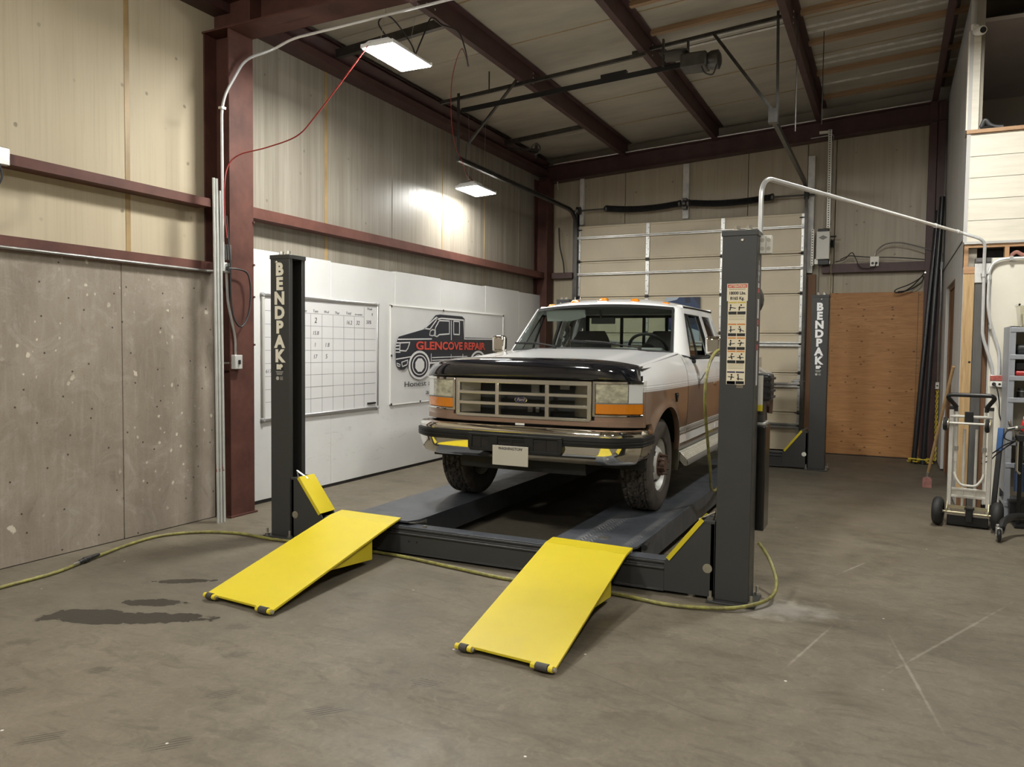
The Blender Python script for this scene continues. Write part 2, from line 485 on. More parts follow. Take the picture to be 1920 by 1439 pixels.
# ------------------------------------------------------------------ left wall
wl = struct('wall_left', G().box(-6.05, -5.84, YF, YB + .1, 0, 5.3), PLAIN, smooth=0)
seams = [-5.0, -3.75, -2.48, -1.2, .08, 1.32, 2.58, 3.3, 4.57, 5.84, 7.12, 8.43, 9.66, 10.94, 12.19, 13.15]
for a, b in zip(seams[:-1], seams[1:]):
    front = b < 5.9
    obj('liner_panel', G().box(-5.84, -5.765, a + .004, b - .004, 2.2 if front else 2.5, 5.0), LINER2 if front else LINER, wl, bevel=.006)
for y in seams[1:-1]:
    obj('seam_strip', G().box(-5.85, -5.761, y - (.022 if y in (4.57, 7.12) else .006), y + (.022 if y in (4.57, 7.12) else .006), 2.3, 4.95), SEAM if y in (4.57, 7.12, 9.66, 10.94) else LINER, wl)
lb = [-5.0, -3.0, -1.78, -.56, .66, 1.88, 3.13, 4.372, 5.34]
for a, b in zip(lb[:-1], lb[1:]):
    obj('hardboard_sheet', G().box(-5.66, -5.60, a + .003, b - .003, .004, 2.25), BOARD, wl, bevel=.004)
rb = [5.70, 7.10, 8.37, 9.48, 10.83, 12.05, 12.93]
for i, (a, b) in enumerate(zip(rb[:-1], rb[1:])):
    obj('white_sheet', G().box(-5.74, -5.68, a + .002, b - .002, .035, 2.545 - .012 * (i % 2)), WHITEW, wl, bevel=.003)
obj('sill_strip', G().box(-5.80, -5.685, 5.7, 12.93, 0, .034), DARK, wl)
obj('sill_strip', G().box(-5.80, -5.603, YF, 5.34, 0, .02), DARK, wl)

def girt(name, y0, y1, z0, z1, xf=-5.60, mat=RED2):
    # C-section rail: back web, two flanges, inner lip
    t = .012
    g = G().prism([(-5.78, z0), (xf, z0), (xf, z1), (xf - t, z1), (xf - t, z0 + t), (-5.78, z0 + t)], 'y', y0, y1)
    g.prism([(-5.78, z1 - t), (xf - .04, z1 - t), (xf - .04, z1), (-5.78, z1)], 'y', y0, y1)
    return struct(name, g, mat, smooth=0)
girt('trim_1', 5.75, 12.9, 2.828, 2.932)
girt('trim_2', YF, 5.30, 2.845, 2.92)
girt('trim_3', YF, 5.30, 2.245, 2.345, -5.58)

def icol(name, xi, xo, y0, y1, z1, mat=RED):
    yc = (y0 + y1) / 2
    g = G().box(xi - .016, xi, y0, y1, 0, z1).box(xo, xo + .016, y0, y1, 0, z1).box(xo, xi - .008, yc - .006, yc + .006, 0, z1)
    g.box(xo - .01, xi + .02, y0 - .02, y1 + .02, 0, .016)
    return struct(name, g, mat, smooth=0, bevel=.002)
c1 = icol('column_left', -5.445, -5.76, 5.375, 5.672, 4.44)
for z in (2.35, 2.75, 1.6, 2.05):
    obj('bolt', G().cyl((-5.455, 5.667, z), (-5.43, 5.667, z), .011, 6), REDD, c1)
c2 = icol('column_back', -5.50, -5.76, 12.80, 13.08, 4.56)

# front rigid frame rafter over the left column
g = G()
def zr(x): return 4.44 + .018 * (x + 5.45)
for xa, xb_ in ((-5.76, -2.0), (-2.0, 1.5), (1.5, 5.0)):
    g.hexa([(xa, 5.36, zr(xa)), (xa, 5.67, zr(xa)), (xa, 5.67, zr(xa) + .016), (xa, 5.36, zr(xa) + .016)],
           [(xb_, 5.36, zr(xb_)), (xb_, 5.67, zr(xb_)), (xb_, 5.67, zr(xb_) + .016), (xb_, 5.36, zr(xb_) + .016)])
    g.hexa([(xa, 5.51, zr(xa)), (xa, 5.52, zr(xa)), (xa, 5.52, zb(xa) - .005), (xa, 5.51, zb(xa) - .005)],
           [(xb_, 5.51, zr(xb_)), (xb_, 5.52, zr(xb_)), (xb_, 5.52, zb(xb_) - .005), (xb_, 5.51, zb(xb_) - .005)])
    g.hexa([(xa, 5.38, zb(xa) - .02), (xa, 5.65, zb(xa) - .02), (xa, 5.65, zb(xa) - .004), (xa, 5.38, zb(xa) - .004)],
           [(xb_, 5.38, zb(xb_) - .02), (xb_, 5.65, zb(xb_) - .02), (xb_, 5.65, zb(xb_) - .004), (xb_, 5.38, zb(xb_) - .004)])
for x in (-5.2, -3.3):
    g.hexa([(x, 5.37, zr(x)), (x, 5.51, zr(x)), (x, 5.51, zb(x) - .01), (x, 5.37, zb(x) - .01)], [(x + .012, 5.37, zr(x)), (x + .012, 5.51, zr(x)), (x + .012, 5.51, zb(x) - .01), (x + .012, 5.37, zb(x) - .01)])
struct('beam_front', g, RED, smooth=0)

# ------------------------------------------------------------------ ceiling: sheets, purlins, battens
ce = struct('ceiling', G().hexa([(-6, YF, zc(-6) + .05), (-6, YB + .2, zc(-6) + .05), (-6, YB + .2, zc(-6) + .15), (-6, YF, zc(-6) + .15)],
                                [(5.2, YF, zc(5.2) + .05), (5.2, YB + .2, zc(5.2) + .05), (5.2, YB + .2, zc(5.2) + .15), (5.2, YF, zc(5.2) + .15)]), CEIL, smooth=0)
PX = [-5.62, -4.13, -2.61, -1.06, .5, 2.05, 3.6, 5.15]
ys = [YF + i * 1.21 for i in range(16)]
for i in range(len(PX) - 1):
    xa, xb_ = PX[i] + .006, PX[i + 1] - .006
    for j, y in enumerate(ys[:-1]):
        ya, yb_ = y + .004, min(ys[j + 1], YB + .1) - .004
        if yb_ < ya: continue
        obj('insulation_sheet', G().hexa([(xa, ya, zc(xa)), (xa, yb_, zc(xa)), (xa, yb_, zc(xa) + .05), (xa, ya, zc(xa) + .05)],
                                         [(xb_, ya, zc(xb_)), (xb_, yb_, zc(xb_)), (xb_, yb_, zc(xb_) + .05), (xb_, ya, zc(xb_) + .05)]), CEIL, ce, bevel=.008)
for i, x in enumerate(PX[1:7]):
    z = zb(x - .07); t = .010
    # Z-section purlin: lower flange towards the left wall, upper flange the other way
    g = G().prism([(x - .075, z), (x, z), (x, z + .22 - t), (x + .07, z + .22 - t), (x + .07, z + .22), (x - t, z + .22), (x - t, z + t), (x - .075 + t, z + t), (x - .075 + t, z + .025), (x - .075, z + .025)], 'y', YF, 13.02)
    p = struct('beam_purlin', g, REDD, smooth=0)
    for y in (6.6, 6.75, 9.1):
        for dz in (.05, .11, .17):
            obj('bolt', G().cyl((x - .002, y, z + dz), (x + .008, y, z + dz), .011, 6), STEELZ, p)
g = G().prism([(-5.78, 4.64), (-5.56, 4.64), (-5.56, 4.72), (-5.57, 4.72), (-5.57, 4.655), (-5.78, 4.655)], 'y', YF, 13.0)
g.prism([(-5.78, 4.64), (-5.56, 4.86), (-5.56, 4.875), (-5.78, 4.665)], 'y', YF, 13.0).prism([(-5.78, 4.93), (-5.62, 4.93), (-5.62, 4.95), (-5.78, 4.95)], 'y', YF, 13.0)
struct('beam_eave', g, REDD, smooth=0)
def batten(xa, xb_, y, w=.085, h=.055, m=STRIP):
    d = .0755 * (xb_ - xa)
    g = G().hexa([(xa, y, zc(xa) - h), (xa, y + w, zc(xa) - h), (xa, y + w, zc(xa) + .01), (xa, y, zc(xa) + .01)],
                 [(xb_, y, zc(xb_) - h), (xb_, y + w, zc(xb_) - h), (xb_, y + w, zc(xb_) + .01), (xb_, y, zc(xb_) + .01)])
    return g
for y in (8.2, 9.2, 10.15, 11.3, 12.4):
    obj('batten', batten(-1.0, .75, y), STRIP, ce)
for y in (8.0, 8.8): obj('batten', batten(-2.55, -1.14, y, .07), STRIP, ce)
for y in (8.62, 8.80, 9.72, 9.90, 10.85, 11.05, 11.9):
    obj('seam_tape', batten(-1.0, .75, y, .05, .012), TAPE, ce)
for y in (9.35, 9.5): obj('seam_tape', batten(-2.55, -1.14, y, .05, .012), TAPE, ce)
for i in (1, 2, 3):
    for y in (7.1, 8.31, 9.52, 10.73, 11.94):
        obj('seam_tape', batten(PX[i] + .02, PX[i + 1] - .09, y - .02, .012, .006), SEAM, ce)

# ------------------------------------------------------------------ back wall
wb = struct('wall_back', G().box(-6.0, 5.2, 13.22, 13.4, 0, 5.9), PLAIN, smooth=0)
xs = [-5.8, -5.02, -4.2, -3.13, -2.15, -1.25, -.84, .42, 1.7, 2.95, 4.2, 5.2]
for a, b in zip(xs[:-1], xs[1:]):
    z0 = 3.72 if -5.1 < a < -1.3 else 0.0
    obj('liner_panel', G().box(a + .004, b - .004, 13.15, 13.22, z0, zb((a + b) / 2) - .02), INSUL, wb, bevel=.006)
for a, b in ((-.885, .338), (.342, .70)):
    obj('plywood_sheet', G().box(a, b, 13.10, 13.14, .012, 2.485), PLY, wb, bevel=.002)
obj('sill_strip', G().box(-.9, .70, 13.085, 13.14, 0, .012), DARK, wb)
def rafter_b(x): return 4.522 + .0644 * (x + 5.517)
g = G()
xa, xb_ = -5.76, .62
for lo, hi, ya, yb_ in ((0, .014, 12.93, 13.13), (None, None, 13.02, 13.03)):
    if lo is not None:
        for f in (rafter_b, lambda x: rafter_b(x) + .27):
            g.hexa([(xa, ya, f(xa)), (xa, yb_, f(xa)), (xa, yb_, f(xa) + .014), (xa, ya, f(xa) + .014)], [(xb_, ya, f(xb_)), (xb_, yb_, f(xb_)), (xb_, yb_, f(xb_) + .014), (xb_, ya, f(xb_) + .014)])
    else:
        f = rafter_b
        g.hexa([(xa, ya, f(xa)), (xa, yb_, f(xa)), (xa, yb_, f(xa) + .28), (xa, ya, f(xa) + .28)], [(xb_, ya, f(xb_)), (xb_, yb_, f(xb_)), (xb_, yb_, f(xb_) + .28), (xb_, ya, f(xb_) + .28)])
struct('beam_back', g, REDD, smooth=0)
# slim conduit along the top of the back beam
single('conduit', G().tube([(x, 12.92, rafter_b(x) + .295) for x in (-5.45, -4, -2.5, -1, .4)], .011, 6), GALV, 'thin grey conduit running along the top edge of the dark red back beam', 'conduit')
g = G().box(.405, .615, 12.96, 12.975, 0, 5.2).box(.405, .615, 13.12, 13.135, 0, 5.2).box(.505, .515, 12.96, 13.13, 0, 5.2)
struct('column_right', g, REDD, smooth=0)
def bgirt(name, x0, x1, z0, z1):
    g = G().prism([(13.15, z0), (13.0, z0), (13.0, z1), (13.012, z1), (13.012, z0 + .012), (13.15, z0 + .012)], 'x', x0, x1).box(x0, x1, 13.04, 13.15, z1 - .012, z1)
    return struct(name, g, REDD, smooth=0)
bgirt('trim_4', -1.0, .405, 2.79, 2.92); bgirt('trim_5', -5.49, -5.10, 2.83, 2.93)

# ------------------------------------------------------------------ roll-up door at the back
d1 = struct('door_1', G().box(-5.02, -1.26, 13.10, 13.145, 0, 3.75), M('door_core', (.35, .31, .24), .5), smooth=0)
zs = [0, .625, 1.247, 1.868, 2.49, 3.113, 3.735]
sx = [-5.0, -3.76, -2.515, -1.28]
for a, b in zip(zs[:-1], zs[1:]):
    for k in range(3):
        x0, x1 = sx[k] + .03, sx[k + 1] - .03
        # each bay of a section: a flat skin with a rolled rib along its lower edge
        g = G().box(x0, x1, 13.060, 13.10, a + .035, b - .035)
        obj('door_panel', g, DOORP, d1, bevel=.006)
    obj('section_rail', G().box(-5.0, -1.28, 13.050, 13.10, a + .004, a + .036).box(-5.0, -1.28, 13.056, 13.10, b - .036, b - .006), DOORP, d1, bevel=.004)
    for x in sx:
        g = G().box(x - .032, x + .032, 13.045, 13.06, a + .01, b - .01)
        st = obj('stile', g, GALV, d1, bevel=.002)
        gh = G()
        for q in range(6): gh.cyl((x + (.014 if q % 2 else -.014), 13.040, a + .08 + .09 * q), (x + (.014 if q % 2 else -.014), 13.046, a + .08 + .09 * q), .008, 6)
        obj('stile_screws', gh, DGALV, d1, kind='stuff')
    if a > 0:
        for x in sx: obj('hinge', G().box(x - .03, x + .03, 13.032, 13.05, a - .03, a + .03).cyl((x - .035, 13.03, a), (x + .035, 13.03, a), .010, 8), DGALV, d1)
for k, z in enumerate((3.50, 2.87, 1.66, 1.02, .38)):
    prof = [(13.055, z), (12.985, z), (12.985, z + .022), (13.0, z + .022), (13.0, z + .012), (13.045, z + .012), (13.045, z + .060), (13.0, z + .060), (13.0, z + .05), (12.985, z + .05), (12.985, z + .072), (13.055, z + .072)]
    h = .45 if k < 2 else 1.0
    prof = [(y, z + (q - z) * h) for y, q in prof]
    obj('door_strut', G().prism(prof, 'x', -5.01, -1.27), GALV, d1)
obj('bottom_seal', G().box(-5.0, -1.28, 13.05, 13.12, 0, .03), RUBBER, d1)
obj('slide_bolt', G().box(-1.36, -1.28, 13.0, 13.05, 1.06, 1.15).cyl((-1.40, 13.01, 1.12), (-1.20, 13.01, 1.12), .012), GALV, d1, bevel=.004)
# jambs and tracks
for x, s in ((-5.05, 1), (-1.22, -1)):
    w = .07
    obj('jamb', G().box(x - w, x + w * .2, 13.06, 13.15, 0, 3.95) if s > 0 else G().box(x + .02, x + .13, 13.06, 13.15, 0, 2.78), BROWNP if s < 0 else DGALV, d1)
    # C-track: straight up, a quarter bend, then level towards the room
    zt = 3.97 if s > 0 else 4.12
    end = 8.79 if s > 0 else 8.98
    pts = bend([(x, 13.0, .03), (x, 13.0, zt), (x, end, zt + .02)], .42, 10)
    g = G()
    R = []
    for i, p in enumerate(pts):
        dd = (pts[min(i + 1, len(pts) - 1)] - pts[max(i - 1, 0)]).normalized()
        nrm = Vector((1, 0, 0)).cross(dd)
        R.append([p + Vector((a * s, 0, 0)) + nrm * b for a, b in ((.0, -.03), (.045, -.03), (.045, -.018), (.012, -.018), (.012, .018), (.045, .018), (.045, .03), (0, .03))])
    g.rows(R, True, True)
    obj('track', g, DGALV, d1, smooth=20)
    for z in (.62, 1.25, 1.87, 2.49, 3.11, 3.66):
        obj('roller', G().cyl((x + s * .02, 13.0, z), (x + s * .12, 13.02, z), .008, 6).cyl((x + s * .016, 13.0, z), (x + s * .03, 13.0, z), .022, 10), BLACK, d1)
# spring shaft with its two sagging torsion springs and bearing plates
sh = obj('spring_shaft', G().cyl((-5.08, 12.97, 3.99), (-1.12, 12.97, 3.99), .014, 10), DGALV, d1)
for x0, x1, dip in ((-4.47, -3.21, .045), (-3.07, -1.75, .045)):
    N = 130
    pts = [(x0 + (x1 - x0) * i / N, 12.97, 3.995 - dip * math.sin(PI * i / N)) for i in range(N + 1)]
    obj('torsion_spring', G().tube(pts, .045, 10, True, [.056 if i % 2 else .047 for i in range(N + 1)]), BLACK, sh)
    for x in (x0, x1): obj('spring_cone', G().lathe([(.02, -.05), (.035, -.045), (.058, -.01), (.058, .02), (.03, .03)], (x, 12.97, 3.995), (1, 0, 0), 12), DGALV, sh)
obj('bearing_plate', G().box(-3.17, -3.10, 12.97, 13.14, 3.90, 4.08).cyl((-3.16, 12.97, 3.99), (-3.11, 12.97, 3.99), .05, 12), DGALV, sh)
for x in (-4.98, -1.24): obj('cable_drum', G().lathe([(.02, -.04), (.07, -.035), (.06, 0), (.07, .03), (.02, .04)], (x, 12.97, 3.99), (1, 0, 0), 16), DGALV, d1)
obj('post', G().box(-3.19, -3.09, 13.08, 13.15, 3.76, 4.66), FLASH, d1, bevel=.004)
obj('post', G().box(-5.0, -4.93, 13.06, 13.15, 3.76, 4.72), FLASH, d1, bevel=.004)
obj('post', G().box(-1.24, -1.14, 13.06, 13.15, 2.8, 4.60), FLASH, d1, bevel=.004)

# angle-iron frames that hang the two door tracks from the purlins
t = thing('track_hanger', 'dark angle-iron frame hanging the left end of the door track by the left wall', 'hanger', (-5.03, 8.79, 3.97))
A3 = lambda p, q, a, b, w=.04: G().angle(p, q, w, .005, a, b)
obj('upright', A3((-5.04, 8.79, 3.95), (-5.04, 8.79, 4.80), (1, 0, 0), (0, 1, 0)), DGALV, t)
obj('crossbar', A3((-5.3, 8.80, 4.70), (-2.6, 8.80, 4.92), (0, 1, 0), (0, 0, 1)), DGALV, t)
obj('diagonal_brace', A3((-4.86, 8.785, 4.13), (-4.19, 8.785, 4.84), (0, -1, 0), (-.7, 0, .7)), DGALV, t)
obj('drop_rod', G().cyl((-4.6, 8.82, 4.76), (-4.6, 8.82, 5.02), .008), DGALV, t)
t = thing('track_hanger', 'dark angle-iron frame with a long diagonal hanging the right door track above the lift', 'hanger', (-1.2, 8.98, 4.1))
obj('upright', A3((-1.195, 8.98, 4.08), (-1.215, 8.98, 5.24), (1, 0, 0), (0, 1, 0), .03), DGALV, t)
obj('crossbar', A3((-2.82, 8.99, 5.02), (-1.08, 8.99, 5.17), (0, 1, 0), (0, 0, 1), .035), DGALV, t)
obj('diagonal_brace', A3((-1.20, 8.97, 4.11), (-1.90, 8.97, 5.10), (0, -1, 0), (.8, 0, .6), .035), DGALV, t)
obj('end_plate', G().box(-1.27, -1.17, 8.93, 9.02, 4.05, 4.20), DGALV, t)
obj('drop_rod', G().cyl((-1.0, 9.02, 3.95), (-1.0, 9.02, 5.2), .006, 6), DGALV, t)
obj('drop_rod', G().cyl((-.8, 9.8, 4.2), (-.8, 9.8, 5.25), .006, 6), DGALV, t)
# ceiling-hung operator with its rail
t = thing('door_operator', 'long black rail and motor head slung under the ceiling beams', 'motor', (-2.1, 8.55, 4.7))
obj('rail', G().angle((-4.85, 8.56, 4.53), (-2.1, 8.56, 4.70), .06, .008, (0, 1, 0), (0, 0, -1)).angle((-4.85, 8.65, 4.50), (-2.1, 8.65, 4.67), .05, .008, (0, -1, 0), (0, 0, 1)), BLACK, t)
obj('rail_splice', G().beam((-3.05, 8.6, 4.66), (-2.75, 8.6, 4.68), .07, .05), BLACK, t)
obj('motor_housing', G().box(-2.13, -1.85, 8.48, 8.72, 4.60, 4.76), M('motor_grey', (.07, .065, .055), .5, .3, var=.4, scale=9), t, bevel=.02)
obj('motor_cap', G().lathe([(.03, 0), (.085, .01), (.10, .05), (.10, .12), (.06, .14)], (-1.86, 8.6, 4.68), (1, 0, 0), 18), DGALV, t)
obj('mount_plate', G().box(-2.35, -2.05, 8.45, 8.75, 4.78, 4.80).box(-2.33, -2.31, 8.5, 8.54, 4.66, 4.95).box(-2.1, -2.08, 8.66, 8.7, 4.66, 4.97), DGALV, t)
obj('chain_guide', G().tube(smooth_path([(-1.9, 8.5, 4.6), (-1.86, 8.48, 4.52), (-1.78, 8.5, 4.50), (-1.74, 8.5, 4.6)], 5), .008, 6), DGALV, t)
# short purlin struts
g = G().beam((-5.55, 7.05, 4.78), (-4.15, 7.05, 4.90), .06, .09)
struct('beam_strut', g, DGALV, smooth=0)
struct('beam_strut', G().beam((-5.55, 11.2, 4.80), (-4.15, 11.2, 4.92), .05, .06), DGALV, smooth=0)

# ------------------------------------------------------------------ right-hand partition with the grey siding
t_ = .03
wp = struct('wall_right', G().box(.68, .76, 9.36, 10.55, 0, 5.30).box(.68, .76, 11.92, 13.15, 0, 5.30).box(.68, .76, 10.55, 11.92, 2.46, 5.30), PLAIN, smooth=0)
yy = 9.30
k = 0
while yy < 13.05:
    w = .196
    y1 = min(yy + w, 13.08)
    over = y1 > 10.58 and yy < 11.90
    for za, zb_ in ((0.02 if not over else 2.45, 2.755), (2.77, 5.28 + .0 * yy)):
        if not (over and za < 1):
            obj('siding_plank', G().box(.640, .68, yy + .003, y1 - .003, za, zb_), SIDING, wp, bevel=.003)
    yy += w; k += 1
obj('seam_flashing', G().box(.634, .69, 9.30, 13.08, 2.755, 2.77), DGALV, wp)
for q in ((10.56, 10.60, 0, 2.45), (11.86, 11.90, 0, 2.45), (10.56, 11.90, 2.40, 2.45)): obj('doorway_lining', G().box(.672, .80, *q), BROWNP, wp)
obj('doorway_board', G().box(.69, .72, 10.6, 11.86, .01, 2.40), BROWNP, wp)
obj('corner_trim', G().box(.626, .66, 9.285, 9.315, 2.72, 5.15), SIDING, wp)
# cream lap siding facing the room, on timber framing above the work area
wm = struct('wall_right_front', G().box(.66, 5.1, 9.34, 9.42, 2.72, 3.80), PLAIN, smooth=0)
z = 2.725
while z < 3.80:
    zt = min(z + .212, 3.81)
    obj('lap_board', G().hexa([(.640, 9.298, z), (.640, 9.34, z), (.640, 9.34, zt), (.640, 9.303, zt)], [(5.05, 9.298, z), (5.05, 9.34, z), (5.05, 9.34, zt), (5.05, 9.303, zt)]), LAP, wm, bevel=.002)
    z += .215
obj('ledge_cap', G().box(.622, 5.1, 9.27, 9.46, 3.812, 3.848), FRAMEW, wm)
obj('corner_board', G().box(.612, .725, 9.29, 9.34, 3.85, 4.84), LAP, wm, bevel=.003)
obj('drip_strip', G().box(.636, 5.05, 9.28, 9.34, 2.700, 2.724), SIDING, wm)
obj('top_plate', G().box(.640, 5.05, 9.30, 9.40, 2.665, 2.700), FRAMEW, wm)
for a, b in ((.640, .680), (.996, 1.036), (1.40, 1.44), (1.8, 1.84)):
    obj('stud', G().box(a, b, 9.302, 9.40, 2.47, 2.665), FRAMEW, wm)
obj('cavity_back', G().box(.64, 5.05, 9.43, 9.45, 2.4, 2.70), DARK, wm)
obj('insulation_tuft', G().tube(smooth_path([(1.05, 9.36, 2.57), (1.10, 9.34, 2.61), (1.16, 9.35, 2.58), (1.24, 9.36, 2.60), (1.32, 9.36, 2.56)], 5), .02, 7), M('pink_insulation', (.42, .20, .16), .8, var=.3, scale=20), wm)
wr = struct('wall_right_lower', G().box(.886, 5.1, 9.26, 9.32, .05, 2.552), CREAMW, smooth=0, bevel=.003)
obj('panel_edge', G().box(.878, .890, 9.255, 9.33, .05, 2.552), SIDING, wr)
obj('cavity_back', G().box(.66, .90, 9.42, 9.44, 0, 2.47), DARK, wr)
obj('panel_foot', G().box(.886, 5.1, 9.28, 9.32, 0, .05), DARK, wr)
po = struct('post_1', G().box(.645, .742, 9.286, 9.38, .14, 2.47), POSTW, smooth=0, bevel=.004)
obj('blocking', G().box(.650, .738, 9.292, 9.375, 0, .14), BROWNP, po)
obj('knot_hole', G().cyl((.722, 9.283, 1.50), (.722, 9.30, 1.50), .012, 10), DARK, po)
obj('head_block', G().box(.642, .744, 9.28, 9.39, 2.40, 2.47), FRAMEW, po, bevel=.004)
p2 = struct('post_2', G().box(.745, .828, 9.27, 9.36, 0, 2.31), GREYP, smooth=0, bevel=.003)
obj('side_shadow_board', G().box(.828, .876, 9.33, 9.36, 0, 2.31), BROWNP, p2)  # dark strip standing for the shade in the gap beside the post
obj('painted_bracket', G().box(.738, .884, 9.255, 9.37, 2.305, 2.50), FLASH, p2, bevel=.004)
obj('bracket_cap', G().box(.742, .880, 9.25, 9.37, 2.50, 2.555).box(.752, .872, 9.244, 9.26, 2.51, 2.53), GREYP, p2, bevel=.004)
# mezzanine behind the ledge
mz = struct('floor_mezzanine', G().box(.76, 5.1, 9.46, 13.1, 3.74, 3.80), GYP, smooth=0)
struct('wall_mezzanine', G().box(.76, 5.1, 12.4, 12.5, 3.80, 5.6), PLAIN, smooth=0)
struct('ceiling_mezzanine', G().box(.76, 5.1, 9.5, 13.1, 4.98, 5.02), GYP, smooth=0)
# enclosing walls outside the frame
struct('wall_front', G().box(-6.0, 5.2, YF - .2, YF, 0, 5.9), PLAIN, smooth=0)
struct('wall_far_right', G().box(5.05, 5.25, YF, 9.4, 0, 6.0), PLAIN, smooth=0)
# ------------------------------------------------------------------ LED high-bay fixtures
LENS = NT('led_diffuser').set(col=(1, 1, 1), emc=(1.0, .985, .93), ems=LAMP)
FIXW = M('fixture_white', (.72, .72, .70), .35)
CORDB = M('black_cable', (.015, .015, .016), .5)
CORDR = M('red_cable', (.24, .022, .018), .45)
LENS2 = NT('led_diffuser_dim').set(col=(1, 1, 1), emc=(1.0, .985, .93), ems=LAMP * .45)
def fixture(label, loc, rotz, tilt, wires, lens=LENS):
    t = thing('high_bay_light', label, 'lamp', loc, 0, 'LED high-bay lights')
    R = Matrix.Translation(Vector(loc)) @ Matrix.Rotation(rotz, 4, 'Z') @ Matrix.Rotation(tilt, 4, 'Y')
    a, b = .165, .315
    h = obj('housing', G().rows([[(-a, -b, 0), (a, -b, 0), (a, b, 0), (-a, b, 0)], [(-a, -b, .018), (a, -b, .018), (a, b, .018), (-a, b, .018)],
                         [(-a * .62, -b * .94, .06), (a * .62, -b * .94, .06), (a * .62, b * .94, .06), (-a * .62, b * .94, .06)]], True, True).xf(R), FIXW, t, bevel=.003)
    obj('driver_box', G().box(-.045, .045, -.12, .12, .06, .115).xf(R), FIXW, h, bevel=.006)
    for s in (-1, 1): obj('end_cap', G().box(-a - .004, a + .004, s * b - .008, s * b + .008, -.004, .03).xf(R), FIXW, t, bevel=.003)
    obj('diffuser', G().box(-a + .008, a - .008, -b + .010, b - .010, -.010, -.001).xf(R), lens, t, smooth=0)
    for w in wires:
        p = [R @ Vector(w[0])] + [Vector(q) for q in w[1:]]
        obj('hanging_chain', G().tube(p, .0022, 5), GALV, t)
    return t
L1 = fixture('white LED high-bay light, the larger and nearer lit one, over the left post', (-4.09, 6.05, 4.205), 0, 0,
             [((0, -.26, .06), (-4.09, 5.84, 4.45), (-4.13, 6.0, 4.85)), ((0, .26, .06), (-4.10, 6.3, 4.5), (-4.13, 6.45, 4.85))])
obj('feed_cable', G().tube(smooth_path([(-4.09, 5.95, 4.30), (-4.12, 5.80, 4.42), (-4.05, 5.88, 4.49), (-4.02, 6.15, 4.36), (-4.05, 6.3, 4.27)]), .007, 6), CORDB, L1)
obj('feed_cable', G().tube(smooth_path([(-4.09, 6.3, 4.25), (-4.0, 6.35, 4.5), (-3.95, 6.4, 4.66), (-3.86, 6.45, 4.6), (-3.75, 6.55, 4.56), (-3.70, 6.6, 4.4), (-3.72, 6.7, 4.28)]), .007, 6), CORDB, L1)
L2 = fixture('white LED high-bay light, the smaller lit one, hung low beside the left wall', (-5.34, 9.87, 3.80), .03, -.06,
             [((0, -.24, .07), (-5.33, 9.65, 4.2), (-5.33, 9.62, 4.80)), ((0, .24, .07), (-5.33, 10.1, 4.2), (-5.33, 10.12, 4.80))], LENS2)
obj('feed_cable', G().tube(smooth_path([(-5.34, 9.75, 3.92), (-5.36, 9.6, 4.02), (-5.25, 9.4, 4.12), (-5.18, 9.3, 4.3)]), .006, 6), CORDB, L2)
fixture('white LED high-bay light hung out of view above the work area', (.45, 7.2, 4.72), 0, 0, [((0, .2, .06), (.45, 7.4, 5.2))])
fixture('white LED high-bay light hung out of view behind the camera on the left', (-3.4, .4, 4.62), PI / 2, -.45, [((0, .2, .06), (-3.6, .4, 4.9))])
fixture('white LED high-bay light hung out of view behind the camera on the right', (1.2, .6, 4.75), 0, 0, [((0, .2, .06), (1.2, .8, 5.25))])
fixture('white LED high-bay light hung out of view behind the camera in the middle', (-1.2, -2.6, 4.7), 0, 0, [((0, .2, .06), (-1.2, -2.4, 5.1))])

# ------------------------------------------------------------------ four-post lift
def m_lift():
    n = NT('charcoal_powder_coat')
    n.bump(n.noise(240, 2), .10, .002)
    sc = n.ramp(n.noise(6, 6, .7, n.map((1, 1, .5))), .66, .78, 0, .35)
    return n.set(col=n.mix(sc, (.042, .042, .040), (.085, .085, .084)), rough=n.ramp(n.noise(9, 4), .3, .7, .36, .5), spec=.45)
def m_runway():
    n = NT('runway_deck')
    n.bump(n.noise(300, 2), .25, .002)
    x, y, z = n.xyz()
    # dusty tyre prints: two chevron strips along the right-hand runway (local x counted from the lift centre)
    chev = n.math('SINE', n.math('MULTIPLY', n.math('ADD', y, n.math('MULTIPLY', n.math('ABSOLUTE', n.math('SUBTRACT', n.math('FRACT', n.math('MULTIPLY', x, 14)), .5)), .12)), 120))
    bars = n.ramp(chev, .0, .5)
    tr = None
    for cx, cy, w in ((.76, -.15, .05), (.83, -.3, .03), (1.10, .2, .035)):
        m = n.ramp(n.math('ABSOLUTE', n.math('SUBTRACT', x, cx)), w, w * .6)
        m = n.math('MULTIPLY', m, n.ramp(y, cy + 2.6, cy + .6))
        tr = m if tr is None else n.math('MAXIMUM', tr, m)
    wear = n.ramp(n.noise(5, 6, .7), .35, .65)
    f = n.math('MULTIPLY', n.math('MULTIPLY', tr, bars), n.math('MULTIPLY', wear, .8))
    c = n.mix(n.ramp(n.noise(3, 6, .65), .3, .7), (.038, .042, .050), (.066, .071, .082))
    return n.set(col=n.mix(f, c, (.30, .29, .27)), rough=n.ramp(n.noise(7, 4), .3, .7, .32, .46), spec=.5)
def m_yellow():
    n = NT('yellow_powder_coat')
    n.bump(n.noise(260, 3, .7), .6, .002)
    a = n.noise(2.2, 6, .65); sc = n.noise(6, 7, .75, dist=1.5)
    c = n.mix(n.ramp(a, .3, .7), (.60, .475, .015), (.66, .535, .024))
    c = n.mix(n.ramp(sc, .62, .76, 0, .40), c, (.42, .33, .03))
    return n.set(col=c, rough=.33, spec=.5)
LIFT, DECK, YEL = m_lift(), m_runway(), m_yellow()
